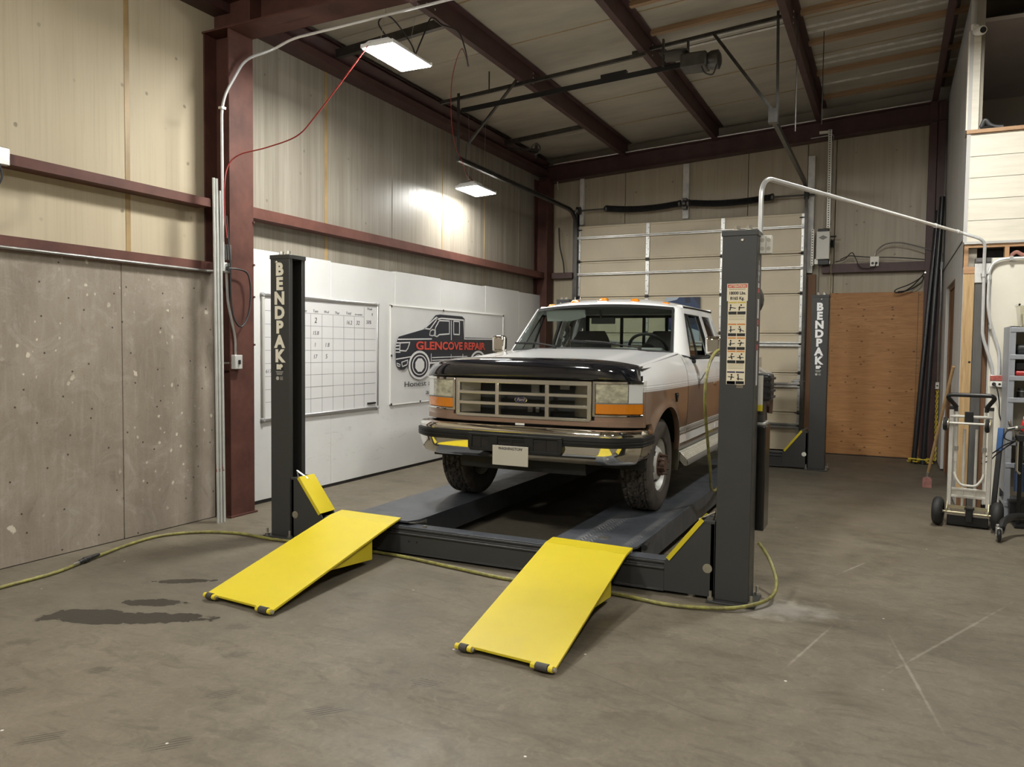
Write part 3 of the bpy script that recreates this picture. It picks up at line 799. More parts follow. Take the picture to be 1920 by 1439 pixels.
LIFTIN = M('charcoal_inner', (.020, .021, .024), .5)
LET = M('lift_lettering', (.78, .73, .60), .45)
LETW = M('lift_lettering_white', (.85, .85, .85), .45)
lift = thing('vehicle_lift', 'charcoal four-post vehicle lift with yellow ramps carrying the white and tan pickup', 'lift', (-2.696, 5.1, 0))
X0, X1, XL0, XL1 = -.968, -.758, -4.633, -4.433
YFp, YRp, HP = 5.015, 11.186, 2.34
def post(x0, x1, y0, op):
    y1, t, lip = y0 + .193, .010, .040
    P = [(x0, y0), (x1, y0), (x1, y0 + lip), (x1 - t, y0 + lip), (x1 - t, y0 + t), (x0 + t, y0 + t), (x0 + t, y1 - t), (x1 - t, y1 - t), (x1 - t, y1 - lip), (x1, y1 - lip), (x1, y1), (x0, y1)]
    if op < 0: P = [(x0 + x1 - x, y) for x, y in P]
    p = obj('post', G().prism(P, 'z', .016, HP - .03), LIFT, lift, bevel=.004)
    obj('cap', G().box(x0 - .005, x1 + .005, y0 - .005, y1 + .005, HP - .034, HP), LIFT, p, bevel=.003)
    xb = x0 + t if op > 0 else x1 - t - .03
    obj('lock_ladder', G().box(xb, xb + .03, y0 + .06, y1 - .06, .05, HP - .05), LIFTIN, p)
    obj('base_plate', G().box(x0 - .045, x1 + .045, y0 - .05, y1 + .05, 0, .016), LIFT, p, bevel=.003)
    for bx in (x0 - .02, x1 + .02):
        for by in (y0 - .025, y1 + .025):
            obj('anchor_bolt', G().cyl((bx, by, .016), (bx, by, .034), .020, 6).cyl((bx, by, .03), (bx, by, .075), .010, 8), STEELZ, p)
    for k in (.36, .72):
        cx = x0 + (x1 - x0) * k if op < 0 else x1 - (x1 - x0) * k
        obj('top_nut', G().cyl((cx, y0 + .07, HP), (cx, y0 + .07, HP + .012), .028, 12).cyl((cx, y0 + .07, HP + .012), (cx, y0 + .07, HP + .035), .020, 6), STEELZ, p)
    obj('cap_screw', G().lathe([(.012, 0), (.011, -.005), (.006, -.008)], (x0 + (x1 - x0) * (.58 if op < 0 else .32), y0, HP - .06), (0, 1, 0), 12), STEELZ, p)
    return p
pr = post(X0, X1, YFp, -1); pl = post(XL0, XL1, YFp, 1); rr = post(X0, X1, YRp, -1); rl = post(XL0, XL1, YRp, 1)
def letters(p, xc, y, ztop, mat, dz=.1185):
    for i, ch in enumerate('BENDPAK'):
        z = ztop - .104 - i * dz
        text(ch, .138, (xc, y, z), (1, 0, 0), (0, 0, 1), mat, p, bold=.0070, align='CENTER', xs=1.02)
    z = ztop - 7 * dz - .006
    obj('logo_box', G().box(xc - .04, xc + .04, y - .0008, y, z - .048, z + .004), BLACK, p)
    text('BP', .052, (xc, y - .0012, z - .041), (1, 0, 0), (0, 0, 1), mat, p, bold=.004, align='CENTER', xs=1.1)
    g = G()
    for k in range(3): g.box(xc - .038 + .004 * k, xc + .038 - .006 * k, y - .0012, y, z - .066 - .011 * k, z - .061 - .011 * k)
    g.lathe([(.016, 0), (.016, -.0012)], (xc - .022, y, z - .118), (0, 1, 0), 12)
    for k in range(3): g.box(xc + .004, xc + .034, y - .0012, y, z - .110 - .010 * k, z - .106 - .010 * k)
    obj('small_print', g, M('faint_print', (.45, .43, .38), .5), p, kind='stuff')
letters(pl, -4.537, YFp - .001, 2.280, LET); letters(rr, -.868, YRp - .001, 2.238, LETW); letters(rl, -4.537, YRp - .001, 2.238, LETW)
# warning label on the right front post
def warn(p):
    def each(name, g, m):
        for i in range(0, len(g.v), 8): q = G(); q.v = g.v[i:i + 8]; q.f = [(0, 1, 3, 2), (4, 6, 7, 5), (0, 4, 5, 1), (2, 3, 7, 6), (0, 2, 6, 4), (1, 5, 7, 3)]; obj(name, q, m, p, smooth=0)
    y = YFp - .0012
    CRM = M('label_cream', (.72, .65, .48), .4); REDL = M('label_red', (.55, .07, .04), .4); ORA = M('label_orange', (.62, .25, .06), .4); YLW = M('label_yellow', (.60, .45, .08), .4); BLU = M('label_navy', (.02, .02, .06), .4)
    obj('warning_label', G().box(-.932, -.806, y, y + .001, 1.905, 2.012).box(-.925, -.812, y, y + .001, 1.387, 1.905), CRM, p, smooth=0)
    y -= .0008
    obj('label_header', G().box(-.927, -.811, y, y + .0006, 1.986, 2.007), REDL, p, smooth=0)
    text('! ATTENTION !', .0185, (-.869, y - .0006, 1.990), (1, 0, 0), (0, 0, 1), CRM, p, bold=.0006, align='CENTER')
    text('18000 Lbs.', .026, (-.869, y, 1.945), (1, 0, 0), (0, 0, 1), BLACK, p, bold=.0008, align='CENTER', xs=.92)
    text('8165 Kg.', .026, (-.869, y, 1.913), (1, 0, 0), (0, 0, 1), BLACK, p, bold=.0008, align='CENTER', xs=.92)
    h, b, pic, ln = {YLW: G(), ORA: G(), BLU: G()}, G(), G(), G()
    ln.box(-.92, -.82, y, y + .0006, 1.975, 1.980)
    rows = [(1.900, YLW), (1.765, ORA), (1.680, ORA), (1.597, ORA), (1.468, BLU), (1.434 - .045, None)]
    for z, m in rows[:5]:
        for k, x in enumerate((-.921, -.867)):
            h[m].box(x, x + .050, y, y + .0006, z - .009, z)
            b.box(x, x + .050, y, y + .0006, z - .078, z - .060)
            r = random.Random(int(z * 1000) + k)
            # little pictograms: a figure, a post, a slanted bar
            pic.lathe([(.0055, 0), (.0055, -.0006)], (x + .012 + .02 * r.random(), y, z - .021), (0, 1, 0), 8)
            px = x + .012 + .02 * r.random()
            pic.beam((px, y, z - .028), (px + r.uniform(-.01, .01), y, z - .054), .007, .0008, (0, 1, 0))
            pic.beam((x + .006, y, z - .05 + .02 * r.random()), (x + .044, y, z - .05 + .02 * r.random()), .005, .0008, (0, 1, 0))
    for z in (1.818, 1.808, 1.798, 1.788, 1.515, 1.505, 1.495, 1.485): ln.box(-.918, -.822, y, y + .0006, z, z + .003)
    h[BLU].box(-.921, -.871, y, y + .0006, 1.443 - .055, 1.443 - .049)
    b.box(-.921, -.871, y, y + .0006, 1.392, 1.404)
    for k in range(5): ln.box(-.862, -.822, y, y + .0006, 1.43 - .02 * 0 - k * .008 - .03, 1.433 - k * .008 - .03)
    for m, g in h.items(): each('label_strip', g, m)
    each('caption_box', b, BLACK); obj('pictogram', pic, BLACK, p, smooth=0, kind='stuff'); obj('small_print', ln, M('print_tan', (.38, .32, .2), .5), p, smooth=0, kind='stuff')
    # narrow stickers on the outer side of the same post
    sx = X1 + .001
    WH = M('sticker_white', (.62, .62, .63), .4); RD = M('sticker_red', (.50, .08, .08), .4)
    w, r2 = G(), G()
    for a, c, mm in ((1.38, 1.60, w), (1.605, 1.635, r2), (1.66, 1.75, w), (1.76, 1.79, r2), (1.80, 1.92, w), (1.96, 1.985, r2), (1.99, 2.02, w), (2.07, 2.09, w), (2.10, 2.13, w)):
        mm.box(sx - .001, sx + .0006, YFp + .07, YFp + .12, a, c)
    w.box(sx - .001, sx + .0006, YFp + .085, YFp + .10, 2.03, 2.16)
    each('side_sticker', w, WH); each('side_sticker', r2, RD)
warn(pr)
MX = X0 + XL1   # mirror sum about the lift's centre line
def yoke(y0, sgn):
    for side in (0, 1):
        f = (lambda x: x) if side == 0 else (lambda x: MX - x)
        P = [(f(-.975), .022), (f(-.975), .515), (f(-1.062), .512), (f(-1.285), .225), (f(-1.298), .205), (f(-1.298), .022)]
        yk = obj('yoke', G().prism(P, 'y', y0, y0 + .012).prism(P, 'y', y0 + .158, y0 + .170), LIFT, lift, bevel=.002)
        obj('yoke_web', G().box(min(f(-.975), f(-1.0)), max(f(-.975), f(-1.0)), y0, y0 + .17, .022, .50).box(min(f(-1.05), f(-.975)), max(f(-1.05), f(-.975)), y0 - .004, y0 + .174, .494, .508), LIFT, yk)
        # yellow cover folded over the slanted edge
        a, b = Vector((f(-1.052), y0, .515)), Vector((f(-1.272), y0, .232))
        d = (b - a).normalized(); nrm = Vector((-d.z, 0, d.x)) * (-1 if side == 0 else 1)
        if nrm.z < 0: nrm = -nrm
        q = [a - nrm * .012, a + nrm * .012, b + nrm * .012, b - nrm * .012]
        g = G().hexa([v + Vector((0, -.008, 0)) for v in q], [v + Vector((0, -.004, 0)) for v in q])
        g.hexa([v + Vector((0, .178, 0)) for v in q], [v + Vector((0, .174, 0)) for v in q])
        q2 = [a + nrm * .012, a + nrm * .017, b + nrm * .017, b + nrm * .012]
        g.hexa([v + Vector((0, -.008, 0)) for v in q2], [v + Vector((0, .178, 0)) for v in q2])
        obj('yoke_cover', g, YEL, lift, bevel=.0015)
        hx = f(-1.017)
        obj('sheave_pin', G().lathe([(.030, 0), (.030, -.004), (.012, -.005), (.012, -.001)], (hx, y0, .205), (0, 1, 0), 20), M('pin_steel', (.42, .39, .30), .4, .7) if y0 < 8 else WHITEP, yk)
        obj('bolt', G().lathe([(.012, 0), (.010, -.008)], (f(-1.40), y0 + .02, .13), (0, 1, 0), 6), STEELZ, yk)
        obj('cable_rod', G().tube([(f(-1.0), y0 + .06, .50), (f(-.985), y0 + .06, .56), (f(-1.09), y0 + .07, .50)], .008, 6), STEELZ, yk)
    x0, x1 = MX + 1.297, -1.297
    P = [(y0 + .010, .028), (y0 - .006, .028), (y0 - .006, .018), (y0 + .165, .018), (y0 + .165, .208), (y0 + .012, .208), (y0 + .012, .196), (y0 + .022, .190), (y0 + .022, .178), (y0 - .004, .172), (y0 - .004, .162), (y0 + .010, .160)]
    cb = obj('crossbeam', G().prism(P, 'x', x0, x1), LIFT, lift, bevel=.002)
    obj('beam_top', G().box(x0, x1, y0 + .028, y0 + .150, .208, .216), DECK, cb, bevel=.002)
    for x in (-3.28, -3.21): obj('bolt_hole', G().cyl((x, y0 + .0085, .11), (x, y0 + .012, .11), .008, 10), DARK, cb)
    obj('cable_stop', G().box(-3.19, -3.165, y0 + .06, y0 + .08, .216, .232), STEELZ, cb)
yoke(5.024, 1); yoke(YRp + .010, 1)
def runway(x0, x1, y0, y1):
    t = .006
    P = [(x0, .07), (x0 + .05, .07), (x0 + .05, .076), (x0 + t, .076), (x0 + t, .244), (x1 - t, .244), (x1 - t, .076), (x1 - .05, .076), (x1 - .05, .07), (x1, .07), (x1, .25), (x0, .25)]
    r = obj('runway', G().prism(P, 'y', y0 + .20, y1), DECK, lift, bevel=.002)
    obj('deck_tongue', G().prism([(x0, y0 + .22), (x0, y0 + .10), (x0 + .05, y0), (x1 - .05, y0), (x1, y0 + .10), (x1, y0 + .22)], 'z', .236, .2515), DECK, r, bevel=.002)
    return r
r1 = runway(-2.122, -1.522, 5.075, 11.55); r2 = runway(MX + 1.522, MX + 2.122, 5.09, 11.55)
obj('deck_cover', G().lathe([(.045, 0), (.045, .003), (.035, .005), (.0, .005)], (-1.808, 5.300, .2516), (0, 0, 1), 20), STEELZ, r1)
obj('stop_bumper', G().cyl((-1.50, 5.27, .226), (-1.515, 5.40, .226), .016, 10).cyl((-1.499, 5.262, .226), (-1.50, 5.275, .226), .021, 10), BLACK, r1)
def ramp(tl, tr_, bl, br, fl, fr):
    # tl,tr: hinge corners; bl,br: bend line; fl,fr: foot corners (left and right as seen from the foot)
    r = obj('ramp', G().rows([[tl, tr_], [bl, br], [fl, fr]]), YEL, lift, smooth=0)
    m = r.modifiers.new('thick', 'SOLIDIFY'); m.thickness = .013; m.offset = -1
    tl, tr_, bl, br, fl, fr = [Vector(v) for v in (tl, tr_, bl, br, fl, fr)]
    for a, b in ((bl, fl), (br, fr)):
        ins = (br - bl).normalized() * (.05 if a is bl else -.05)
        p0 = a + ins + (b - a) * .15; p1 = a + ins + (b - a) * .62
        dn = Vector((0, 0, -.013))
        w = (br - bl).normalized() * .005
        q = [p0 + dn, p1 + dn, Vector((p0.x, p0.y, .035))]
        obj('ramp_gusset', G().hexa([v - w for v in q], [v + w for v in q]), YEL, r)
    q0, q1 = bl + (fl - bl) * .15, br + (fr - br) * .15
    obj('ramp_leg', G().hexa([q0 + Vector((.05, 0, -.014)), q1 + Vector((-.05, 0, -.014)), Vector((q1.x - .05, q1.y, .035)), Vector((q0.x + .05, q0.y, .035))],
                             [q0 + Vector((.05, .01, -.014)), q1 + Vector((-.05, .01, -.014)), Vector((q1.x - .05, q1.y + .01, .035)), Vector((q0.x + .05, q0.y + .01, .035))]), YEL, r)
    ax = (fr - fl).normalized()
    c0, c1 = fl + Vector((0, -.008, -.012)), fr + Vector((0, -.008, -.012))
    L = (c1 - c0).length
    for a, b in ((-.012, .105), (L - .135, L + .004)):
        obj('roller_shaft', G().cyl(c0 + ax * a, c0 + ax * b, .011, 10), STEELZ, r)
        for u, v in ((a, a + .024), (b - .040, b - .016)): obj('roller_bracket', G().cyl(c0 + ax * u, c0 + ax * v, .0165, 12), YEL, r)
        obj('roller', G().cyl(c0 + ax * (a + .028), c0 + ax * (b - .044), .021, 14), M('roller_rubber', (.05, .045, .038), .6), r)
    obj('hinge_pin', G().cyl(tl + Vector((.0, -.02, -.02)), tr_ + Vector((.0, -.02, -.02)), .012, 8), STEELZ, r)
ramp((-2.124, 5.116, .262), (-1.528, 5.080, .262), (-2.117, 4.968, .258), (-1.519, 4.905, .258), (-2.010, 3.565, .040), (-1.432, 3.510, .040))
ramp((-4.006, 5.150, .262), (-3.415, 5.128, .262), (-3.981, 4.975, .258), (-3.363, 4.915, .258), (-3.830, 3.575, .040), (-3.238, 3.520, .040))
# hydraulic power unit behind the right front post
pu = obj('power_unit_tank', G().box(-.87, -.711, 5.25, 5.46, .43, 1.115), M('gloss_black_tank', (.010, .009, .008), .16, spec=.6), lift, bevel=.008)
obj('tank_cap', G().box(-.86, -.715, 5.26, 5.45, 1.115, 1.135).cyl((-.77, 5.3, 1.13), (-.77, 5.3, 1.17), .02, 10), GALV, pu, bevel=.004)
obj('valve_block', G().box(-.85, -.73, 5.26, 5.38, 1.135, 1.27).cyl((-.742, 5.25, 1.20), (-.742, 5.27, 1.20), .014, 8), DGALV, pu, bevel=.004)
mo = obj('motor_case', G().box(-.86, -.69, 5.25, 5.44, 1.27, 1.45), BLACK, lift, bevel=.02)
for k in range(4): obj('cooling_fin', G().box(-.80, -.682, 5.242, 5.448, 1.29 + .04 * k, 1.305 + .04 * k), BLACK, mo)
obj('motor_label', G().box(-.765, -.733, 5.238, 5.242, 1.25, 1.44), M('label_pale', (.66, .64, .56), .4), mo)
obj('warning_strip', G().box(-.765, -.733, 5.237, 5.242, 1.21, 1.25), YEL, mo)
obj('motor_drum', G().lathe([(.05, 0), (.11, .01), (.128, .05), (.128, .14), (.10, .17), (.03, .18)], (-.885, 5.22, 1.93), (0, 1, 0), 24), BLACK, lift)
# outlet box on the right front post and the bright conduit that feeds it from the right wall
ob = thing('outlet_box', 'cream double outlet box on the outer side of the right front post', 'outlet', (-.74, 5.17, 2.26))
obj('box', G().box(-.757, -.690, 5.140, 5.19, 2.205, 2.318), WHITEP, ob, bevel=.006)
obj('cover_plate', G().box(-.762, -.728, 5.132, 5.14, 2.205, 2.318).box(-.724, -.690, 5.132, 5.14, 2.205, 2.318), WHITEP, ob, bevel=.003)
g = G()
for z in (2.235, 2.288):
    for x in (-.745, -.707): g.lathe([(.013, 0), (.013, -.002)], (x, 5.132, z), (0, 1, 0), 12)
obj('socket_face', g, M('socket_cream', (.55, .52, .42), .4), ob)
cond = thing('conduit_run', 'bright metal conduit arching from the right front post across to the right wall', 'conduit', (-.78, 5.23, 2.3))
obj('pipe', G().tube(bend([(-.772, 5.225, 2.20), (-.772, 5.225, 2.70), (.60, 9.14, 2.800)], .14, 10) + bend([(.60, 9.14, 2.800), (.812, 9.16, 2.72), (.812, 9.20, 2.55)], .08, 6)[1:] + [Vector((.818, 9.215, 2.3)), Vector((.823, 9.22, 1.80)), Vector((.835, 9.22, 1.73)), Vector((.905, 9.225, 1.50)), Vector((.922, 9.225, 1.44)), Vector((.925, 9.225, 1.37))], .0155, 10), ZINC, cond)
for p, q in (((.33, 8.37, 2.780), (.345, 8.413, 2.781)), ((.55, 8.99, 2.796), (.565, 9.03, 2.797)), ((.815, 9.208, 2.42), (.815, 9.208, 2.36))):
    obj('coupling', G().cyl(p, q, .021, 10), ZINC, cond)
obj('strap', G().box(.79, .86, 9.20, 9.26, 2.385, 2.40), GALV, cond)
# ------------------------------------------------------------------ pickup truck (local axes: x across, y back from the bumper, z up from the deck)
def m_paint():
    n = NT('two_tone_paint')
    z = n.xyz()[2]
    def band(a, b): return n.math('MULTIPLY', n.math('GREATER_THAN', z, a), n.math('LESS_THAN', z, b))
    tan = band(.10, 1.012)
    c = n.mix(tan, (.84, .84, .835), (.31, .198, .135))
    for a, b, col in ((1.012, 1.018, (.30, .27, .25)), (1.024, 1.031, (.44, .42, .40)), (1.037, 1.046, (.58, .57, .56)), (1.060, 1.064, (.42, .42, .43))):
        c = n.mix(band(a, b), c, col)
    f = n.noise(900, 1)
    n.set(metal=n.math('MULTIPLY', tan, .42))
    return n.set(col=c, rough=.30, coat=1.0, coatr=.04, spec=.5)
PAINT = m_paint()
WHT = M('white_paint', (.84, .84, .835), .3, coat=1.0, coatr=.04)
GREYM = M('grey_moulding', (.20, .195, .18), .45)
SILV = M('silver_moulding', (.40, .39, .36), .35, .3)
TRIMB = M('black_trim', (.011, .011, .011), .55, spec=.35)
CHR = M('bumper_chrome', (.78, .76, .71), .06, 1.0, rvar=.03, scale=6)
CHRG = M('grille_chrome', (.84, .81, .72), .14, .9)
SHIELD = M('smoked_shield', (.008, .009, .013), .07, spec=.8, coat=1.0, coatr=.03)
AMBER = NT('amber_lens'); AMBER.bump(AMBER.noise(60, 2, .5, AMBER.map((1, 1, .3))), .5, .01)
AMBER = AMBER.set(col=(.62, .20, .008), rough=.12, coat=.8)
LENSC = M('headlight_lens', (.46, .44, .33), .12, spec=.7, coat=1.0, coatr=.03, var=.5, scale=16, stretch=(1, 1, 1.6), bump=.8, bscale=18)
LENSW = M('clear_marker_lens', (.75, .76, .76), .12, coat=1.0)
GLASS = glass('cab_glass', (.80, .86, .83), .04, .01, .05)
GLASSD = glass('tinted_glass', (.30, .31, .30), .04, .01, .2)
SEATC = M('seat_cloth', (.085, .085, .088), .85, var=.2, scale=40)
CABIN = M('cabin_grey', (.16, .16, .155), .7)
DASH = M('dash_grey', (.20, .205, .19), .7)
ALUM = M('ribbed_aluminium', (.66, .63, .55), .40, .35, var=.15, scale=12)
FLAP = M('mud_flap', (.135, .125, .088), .6, var=.25, scale=6)
WHEELW = M('wheel_white', (.56, .56, .53), .38, var=.15, scale=8)
RUST = M('rusty_hub', (.11, .062, .042), .65, .3, var=.5, scale=40)
def m_tyre():
    n = NT('tyre_rubber')
    d = n.noise(9, 5, .65)
    return n.set(col=n.mix(n.ramp(d, .35, .7), (.040, .036, .032), (.090, .076, .064)), rough=.62, spec=.35)
TYRE = m_tyre()
TR = thing('pickup_truck', 'white and tan extended-cab pickup with black bug shield standing on the lift', 'truck', (-2.66, 5.55, .2516))
def P(name, g, m, parent=TR, **kw): return obj(name, g, m, parent, local=True, **kw)

AX, RX, RW = .89, 4.94, .385          # axles and tyre radius
def lerp(a, b, t): return a + (b - a) * t
def sstep(a, b, x):
    t = max(0, min(1, (x - a) / (b - a))); return t * t * (3 - 2 * t)
def vfront(u): return .13 + .02 * (min(abs(u), .6) / .6) ** 2 + 1.25 * max(0, abs(u) - .6) ** 2
def arch_z(v, c, r, zc_=.40): return zc_ + math.sqrt(max(0, r * r - (v - c) ** 2)) if abs(v - c) < r else -1
def side_u(v, z, ztop):
    u = 1.0 - .045 * max(0, (.9 - v) / .6) ** 2
    if z < .95: u -= .035 * ((.95 - z) / .5) ** 2
    u -= .006 * sstep(1.045, 1.06, z)
    if z > 1.06: u -= .085 * ((z - 1.06) / max(.05, ztop - 1.06)) ** 2.0
    return u
def arch_flare(v, z, c, r):
    d = math.hypot(v - c, z - .40) - r
    return .022 * math.exp(-(d / .05) ** 2) if z > .38 else 0

def panel(name, v0, v1, bot, top, m=PAINT, c=None, r=.455, nz=26, nv=30, thick=.012, fn=None, sides=(1, -1)):
    vs = set(lerp(v0, v1, i / (nv - 1)) for i in range(nv))
    if c: vs |= set(c - r * math.cos(PI * i / 36) for i in range(37)) | {c - r - .002, c + r + .002}
    vs = sorted(v for v in vs if v0 - 1e-6 <= v <= v1 + 1e-6)
    for s in sides:
        R = []
        for v in vs:
            b = bot(v) if callable(bot) else bot
            t = top(v) if callable(top) else top
            if c: b = max(b, arch_z(v, c, r))
            row = []
            for k in range(nz):
                z = lerp(b, t, k / (nz - 1))
                u = (fn or side_u)(v, z, t) + (arch_flare(v, z, c, r) if c else 0)
                row.append((s * u, v, z))
            if c:   # inward lip along the arch and lower edge
                row = [(row[0][0] - s * .045, v, row[0][2] + .004)] + row
            else: row = [(row[0][0] - s * .03, v, row[0][2])] + row
            row.append((row[-1][0] - s * .004, v, row[-1][2] - .03) if name == 'fender' else (row[-1][0] - s * .03, v, row[-1][2] - .006))
            R.append(row)
        R = [[(x - s * .025, y, z) for x, y, z in R[0]]] + R + [[(x - s * .025, y, z) for x, y, z in R[-1]]]
        P(name, G().rows(R), m, smooth=50)

def hood_edge(v): return 1.205 + (v - .30) * .078
# front fenders, doors, rear cab corners
panel('fender', .335, 1.615, lambda v: .76 if v < .5 else .46, lambda v: hood_edge(v) - .004, c=AX - .015, r=.47, nv=24)
belt = 1.272
panel('door', 1.630, 2.945, .46, lambda v: lerp(hood_edge(1.62), belt, sstep(1.62, 1.85, v)), nv=20)
panel('cab_side', 2.955, 3.63, .46, belt, nv=14)
# cargo bed with wide rear fenders over the twin wheels
def bed_u(v, z, ztop):
    u = 1.0 - (.035 * ((.95 - z) / .5) ** 2 if z < .95 else 0) - .006 * sstep(1.045, 1.06, z)
    bulge = .255 * sstep(4.02, 4.40, v) * (1 - sstep(5.48, 5.86, v))
    return u + bulge * sstep(1.17, 1.02, z)
panel('bed_side', 3.68, 6.15, .50, 1.245, c=RX, r=.50, nv=40, fn=bed_u)
P('bed_floor', G().box(-.98, .98, 3.69, 6.13, .78, .82).box(-.98, .98, 3.69, 3.72, .8, 1.24).box(-.95, -.80, 3.7, 6.1, 1.20, 1.245).box(.80, .95, 3.7, 6.1, 1.20, 1.245), WHT)
P('tailgate', G().box(-.80, .80, 6.10, 6.15, .72, 1.245), PAINT, bevel=.01)
for s in (-1, 1):
    P('tail_lamp', G().box(min(s * .82, s * .965), max(s * .82, s * .965), 6.12, 6.165, .78, 1.12), M('tail_red', (.35, .02, .02), .15, coat=1.0), bevel=.01)
P('rear_bumper', G().box(-.95, .95, 6.17, 6.33, .46, .64), CHR, bevel=.03)

# lower side trim: grey over silver moulding, white strip, dark sill
for s in (-1, 1):
    for a, b in ((1.375, 1.618), (1.632, 2.943), (2.957, 3.63)):
        P('side_moulding', G().box(s * .955, s * .992, a, b, .592, .655), GREYM if 0 else SILV, bevel=.008)
        P('moulding_groove', G().box(s * .96, s * .9935, a, b, .618, .626), GREYM)
        P('lower_strip', G().box(s * .95, s * .982, a, b, .505, .590), WHT, bevel=.006)
    P('sill', G().box(s * .90, s * .968, 1.37, 3.63, .44, .504), TRIMB if 0 else GREYM, bevel=.006)
    # ribbed running board on two brackets
    Q = [(s * .93, .435), (s * .985, .430), (s * 1.045, .372), (s * 1.052, .340), (s * 1.045, .310), (s * 1.02, .308), (s * .98, .35), (s * .93, .36)]
    rb_ = P('running_board', G().prism(Q, 'y', 1.43, 3.55), ALUM, bevel=.003)
    for k in range(5):
        t = .12 + k * .19
        P('rib', G().tube([(s * lerp(.985, 1.045, t), 1.44, lerp(.432, .374, t)), (s * lerp(.985, 1.045, t), 3.54, lerp(.432, .374, t))], .005, 6), ALUM, rb_)
    P('board_edge', G().prism([(s * 1.047, .368), (s * 1.056, .340), (s * 1.05, .312), (s * 1.043, .34)], 'y', 1.43, 3.55), GREYM, rb_)
    # mud flap behind the front wheel
    P('mud_flap', G().prism([(s * .73, .30), (s * .975, .275), (s * .985, .33), (s * .985, .61), (s * .96, .66), (s * .90, .70), (s * .73, .72)], 'y', 1.365, 1.377), FLAP, bevel=.004)
    # wheel-arch liner
    P('arch_liner', G().rows([[(s * .62, AX + .50 * math.cos(a), .40 + .50 * math.sin(a)), (s * .955, AX + .49 * math.cos(a), .40 + .49 * math.sin(a))] for a in [PI * i / 14 for i in range(15)]]), TRIMB)
    P('arch_liner', G().rows([[(s * .55, RX + .52 * math.cos(a), .40 + .52 * math.sin(a)), (s * 1.16, RX + .51 * math.cos(a), .40 + .51 * math.sin(a))] for a in [PI * i / 14 for i in range(15)]]), TRIMB)
    P('arch_liner', G().prism([(AX - .5, .40), (AX + .5, .40), (AX + .36, .76), (AX, .91), (AX - .36, .76)], 'x', s * .60, s * .62), TRIMB)

# hood: a crowned sheet with a raised centre
def hood_z(u, v):
    t = abs(u) / .90
    zc_ = lerp(1.235, 1.345, sstep(.25, 1.75, v) * .55 + .45 * (v - .25) / 1.5)
    ze = hood_edge(v)
    z = ze + (zc_ - ze) * (1 - t ** 2.6)
    z += .012 * (sstep(.62, .50, abs(u)))
    return z
def hood_v0(u): return .20 + .10 * (abs(u) / .9) ** 2.5
def cowl_v(u): return 1.50 + .20 * (abs(u) / .87) ** 2
def hood_pt(i, j):
    e = lerp(.900, .878, j)
    u = lerp(-e, e, i)
    v = lerp(hood_v0(u), cowl_v(u), j)
    z = hood_z(u, v)
    fr = max(0, 1 - j / .07)
    z -= .055 * fr * fr
    return (u, v, z)
g = G().grid(hood_pt, 41, 36)
n0 = len(g.v)
hd = P('hood', g, WHT, smooth=40)
m = hd.modifiers.new('thick', 'SOLIDIFY'); m.thickness = .015; m.offset = -1
P('hood_gap', G().rows([[(s * .898, v, hood_edge(v) - .02) for v in (.4, .8, 1.2, 1.6)] for s in (1,)] + [[(.925, v, hood_edge(v) - .03) for v in (.4, .8, 1.2, 1.6)]])
  .rows([[(-.898, v, hood_edge(v) - .02) for v in (.4, .8, 1.2, 1.6)], [(-.925, v, hood_edge(v) - .03) for v in (.4, .8, 1.2, 1.6)]]), DARK)
P('cowl', G().grid(lambda i, j: (lerp(-.86, .86, i), cowl_v(lerp(-.86, .86, i)) + lerp(-.01, .16, j), lerp(1.318, 1.335, j) - .03 * abs(lerp(-1, 1, i)) ** 2), 25, 4), TRIMB)

# bug shield wrapped round the hood front
def shield_pt(i, j):
    t = lerp(-1, 1, i)
    u = t * lerp(.955, .915, j)
    e = abs(t)
    k = sstep(.93, 1.0, e)
    v = vfront(u) * .62 + .015 + .075 * j ** 1.5 + .05 * sstep(.7, 1, j) + .16 * e ** 6 * (.4 + .6 * j)
    z = lerp(1.112, 1.262, 1 - (1 - j) ** 1.6) - .035 * e ** 4 * j - .02 * e ** 8
    return (u, v - .03 * math.sin(PI * j * .8), z)
sh_ = P('bug_shield', G().grid(shield_pt, 49, 14), SHIELD, smooth=60)
m = sh_.modifiers.new('thick', 'SOLIDIFY'); m.thickness = .006
P('shield_top', G().grid(lambda i, j: (lambda a: (a[0] * lerp(1, .97, j), a[1] + j * .10 * (1 - abs(2 * i - 1) ** 5), a[2] + .010 * math.sin(PI * .6 * j) - .004 * j))(shield_pt(i, 1.0)), 49, 5), SHIELD, smooth=60)

# front panel: tan valance, chrome grille, lamps
def strip(z0, z1, u0, u1, off, n=40, depth=.05):
    R = []
    for i in range(n + 1):
        u = lerp(u0, u1, i / n)
        v = vfront(u) + off
        R.append([(u, v, z0), (u, v, z1), (u * .985, v + depth, z1), (u * .985, v + depth, z0)])
    return G().rows(R, True, True)
P('valance', strip(.742, .795, -.965, .965, .005), PAINT, smooth=40, bevel=.006)
for s in (-1, 1): P('valance_side', strip(.790, .832, min(s * .622, s * .965), max(s * .622, s * .965), .006, 12), PAINT, smooth=40)
for s in (-1, 1): P('corner_post', strip(.74, 1.10, min(s * .945, s * .968), max(s * .945, s * .968), .03, 4, .08), PAINT, smooth=40)
P('header_panel', strip(1.098, 1.14, -.95, .95, .02), TRIMB, smooth=40)
P('radiator', G().box(-.60, .60, .27, .29, .74, 1.12), M('radiator_dark', (.010, .010, .010), .6))
for a in (-.612, .597): P('grille_shell', strip(.775, 1.105, a, a + .015, .03, 2, .11), TRIMB)
gr = P('grille_frame', strip(1.058, 1.100, -.600, .600, -.004, 30, .03), CHRG, bevel=.006, smooth=40)
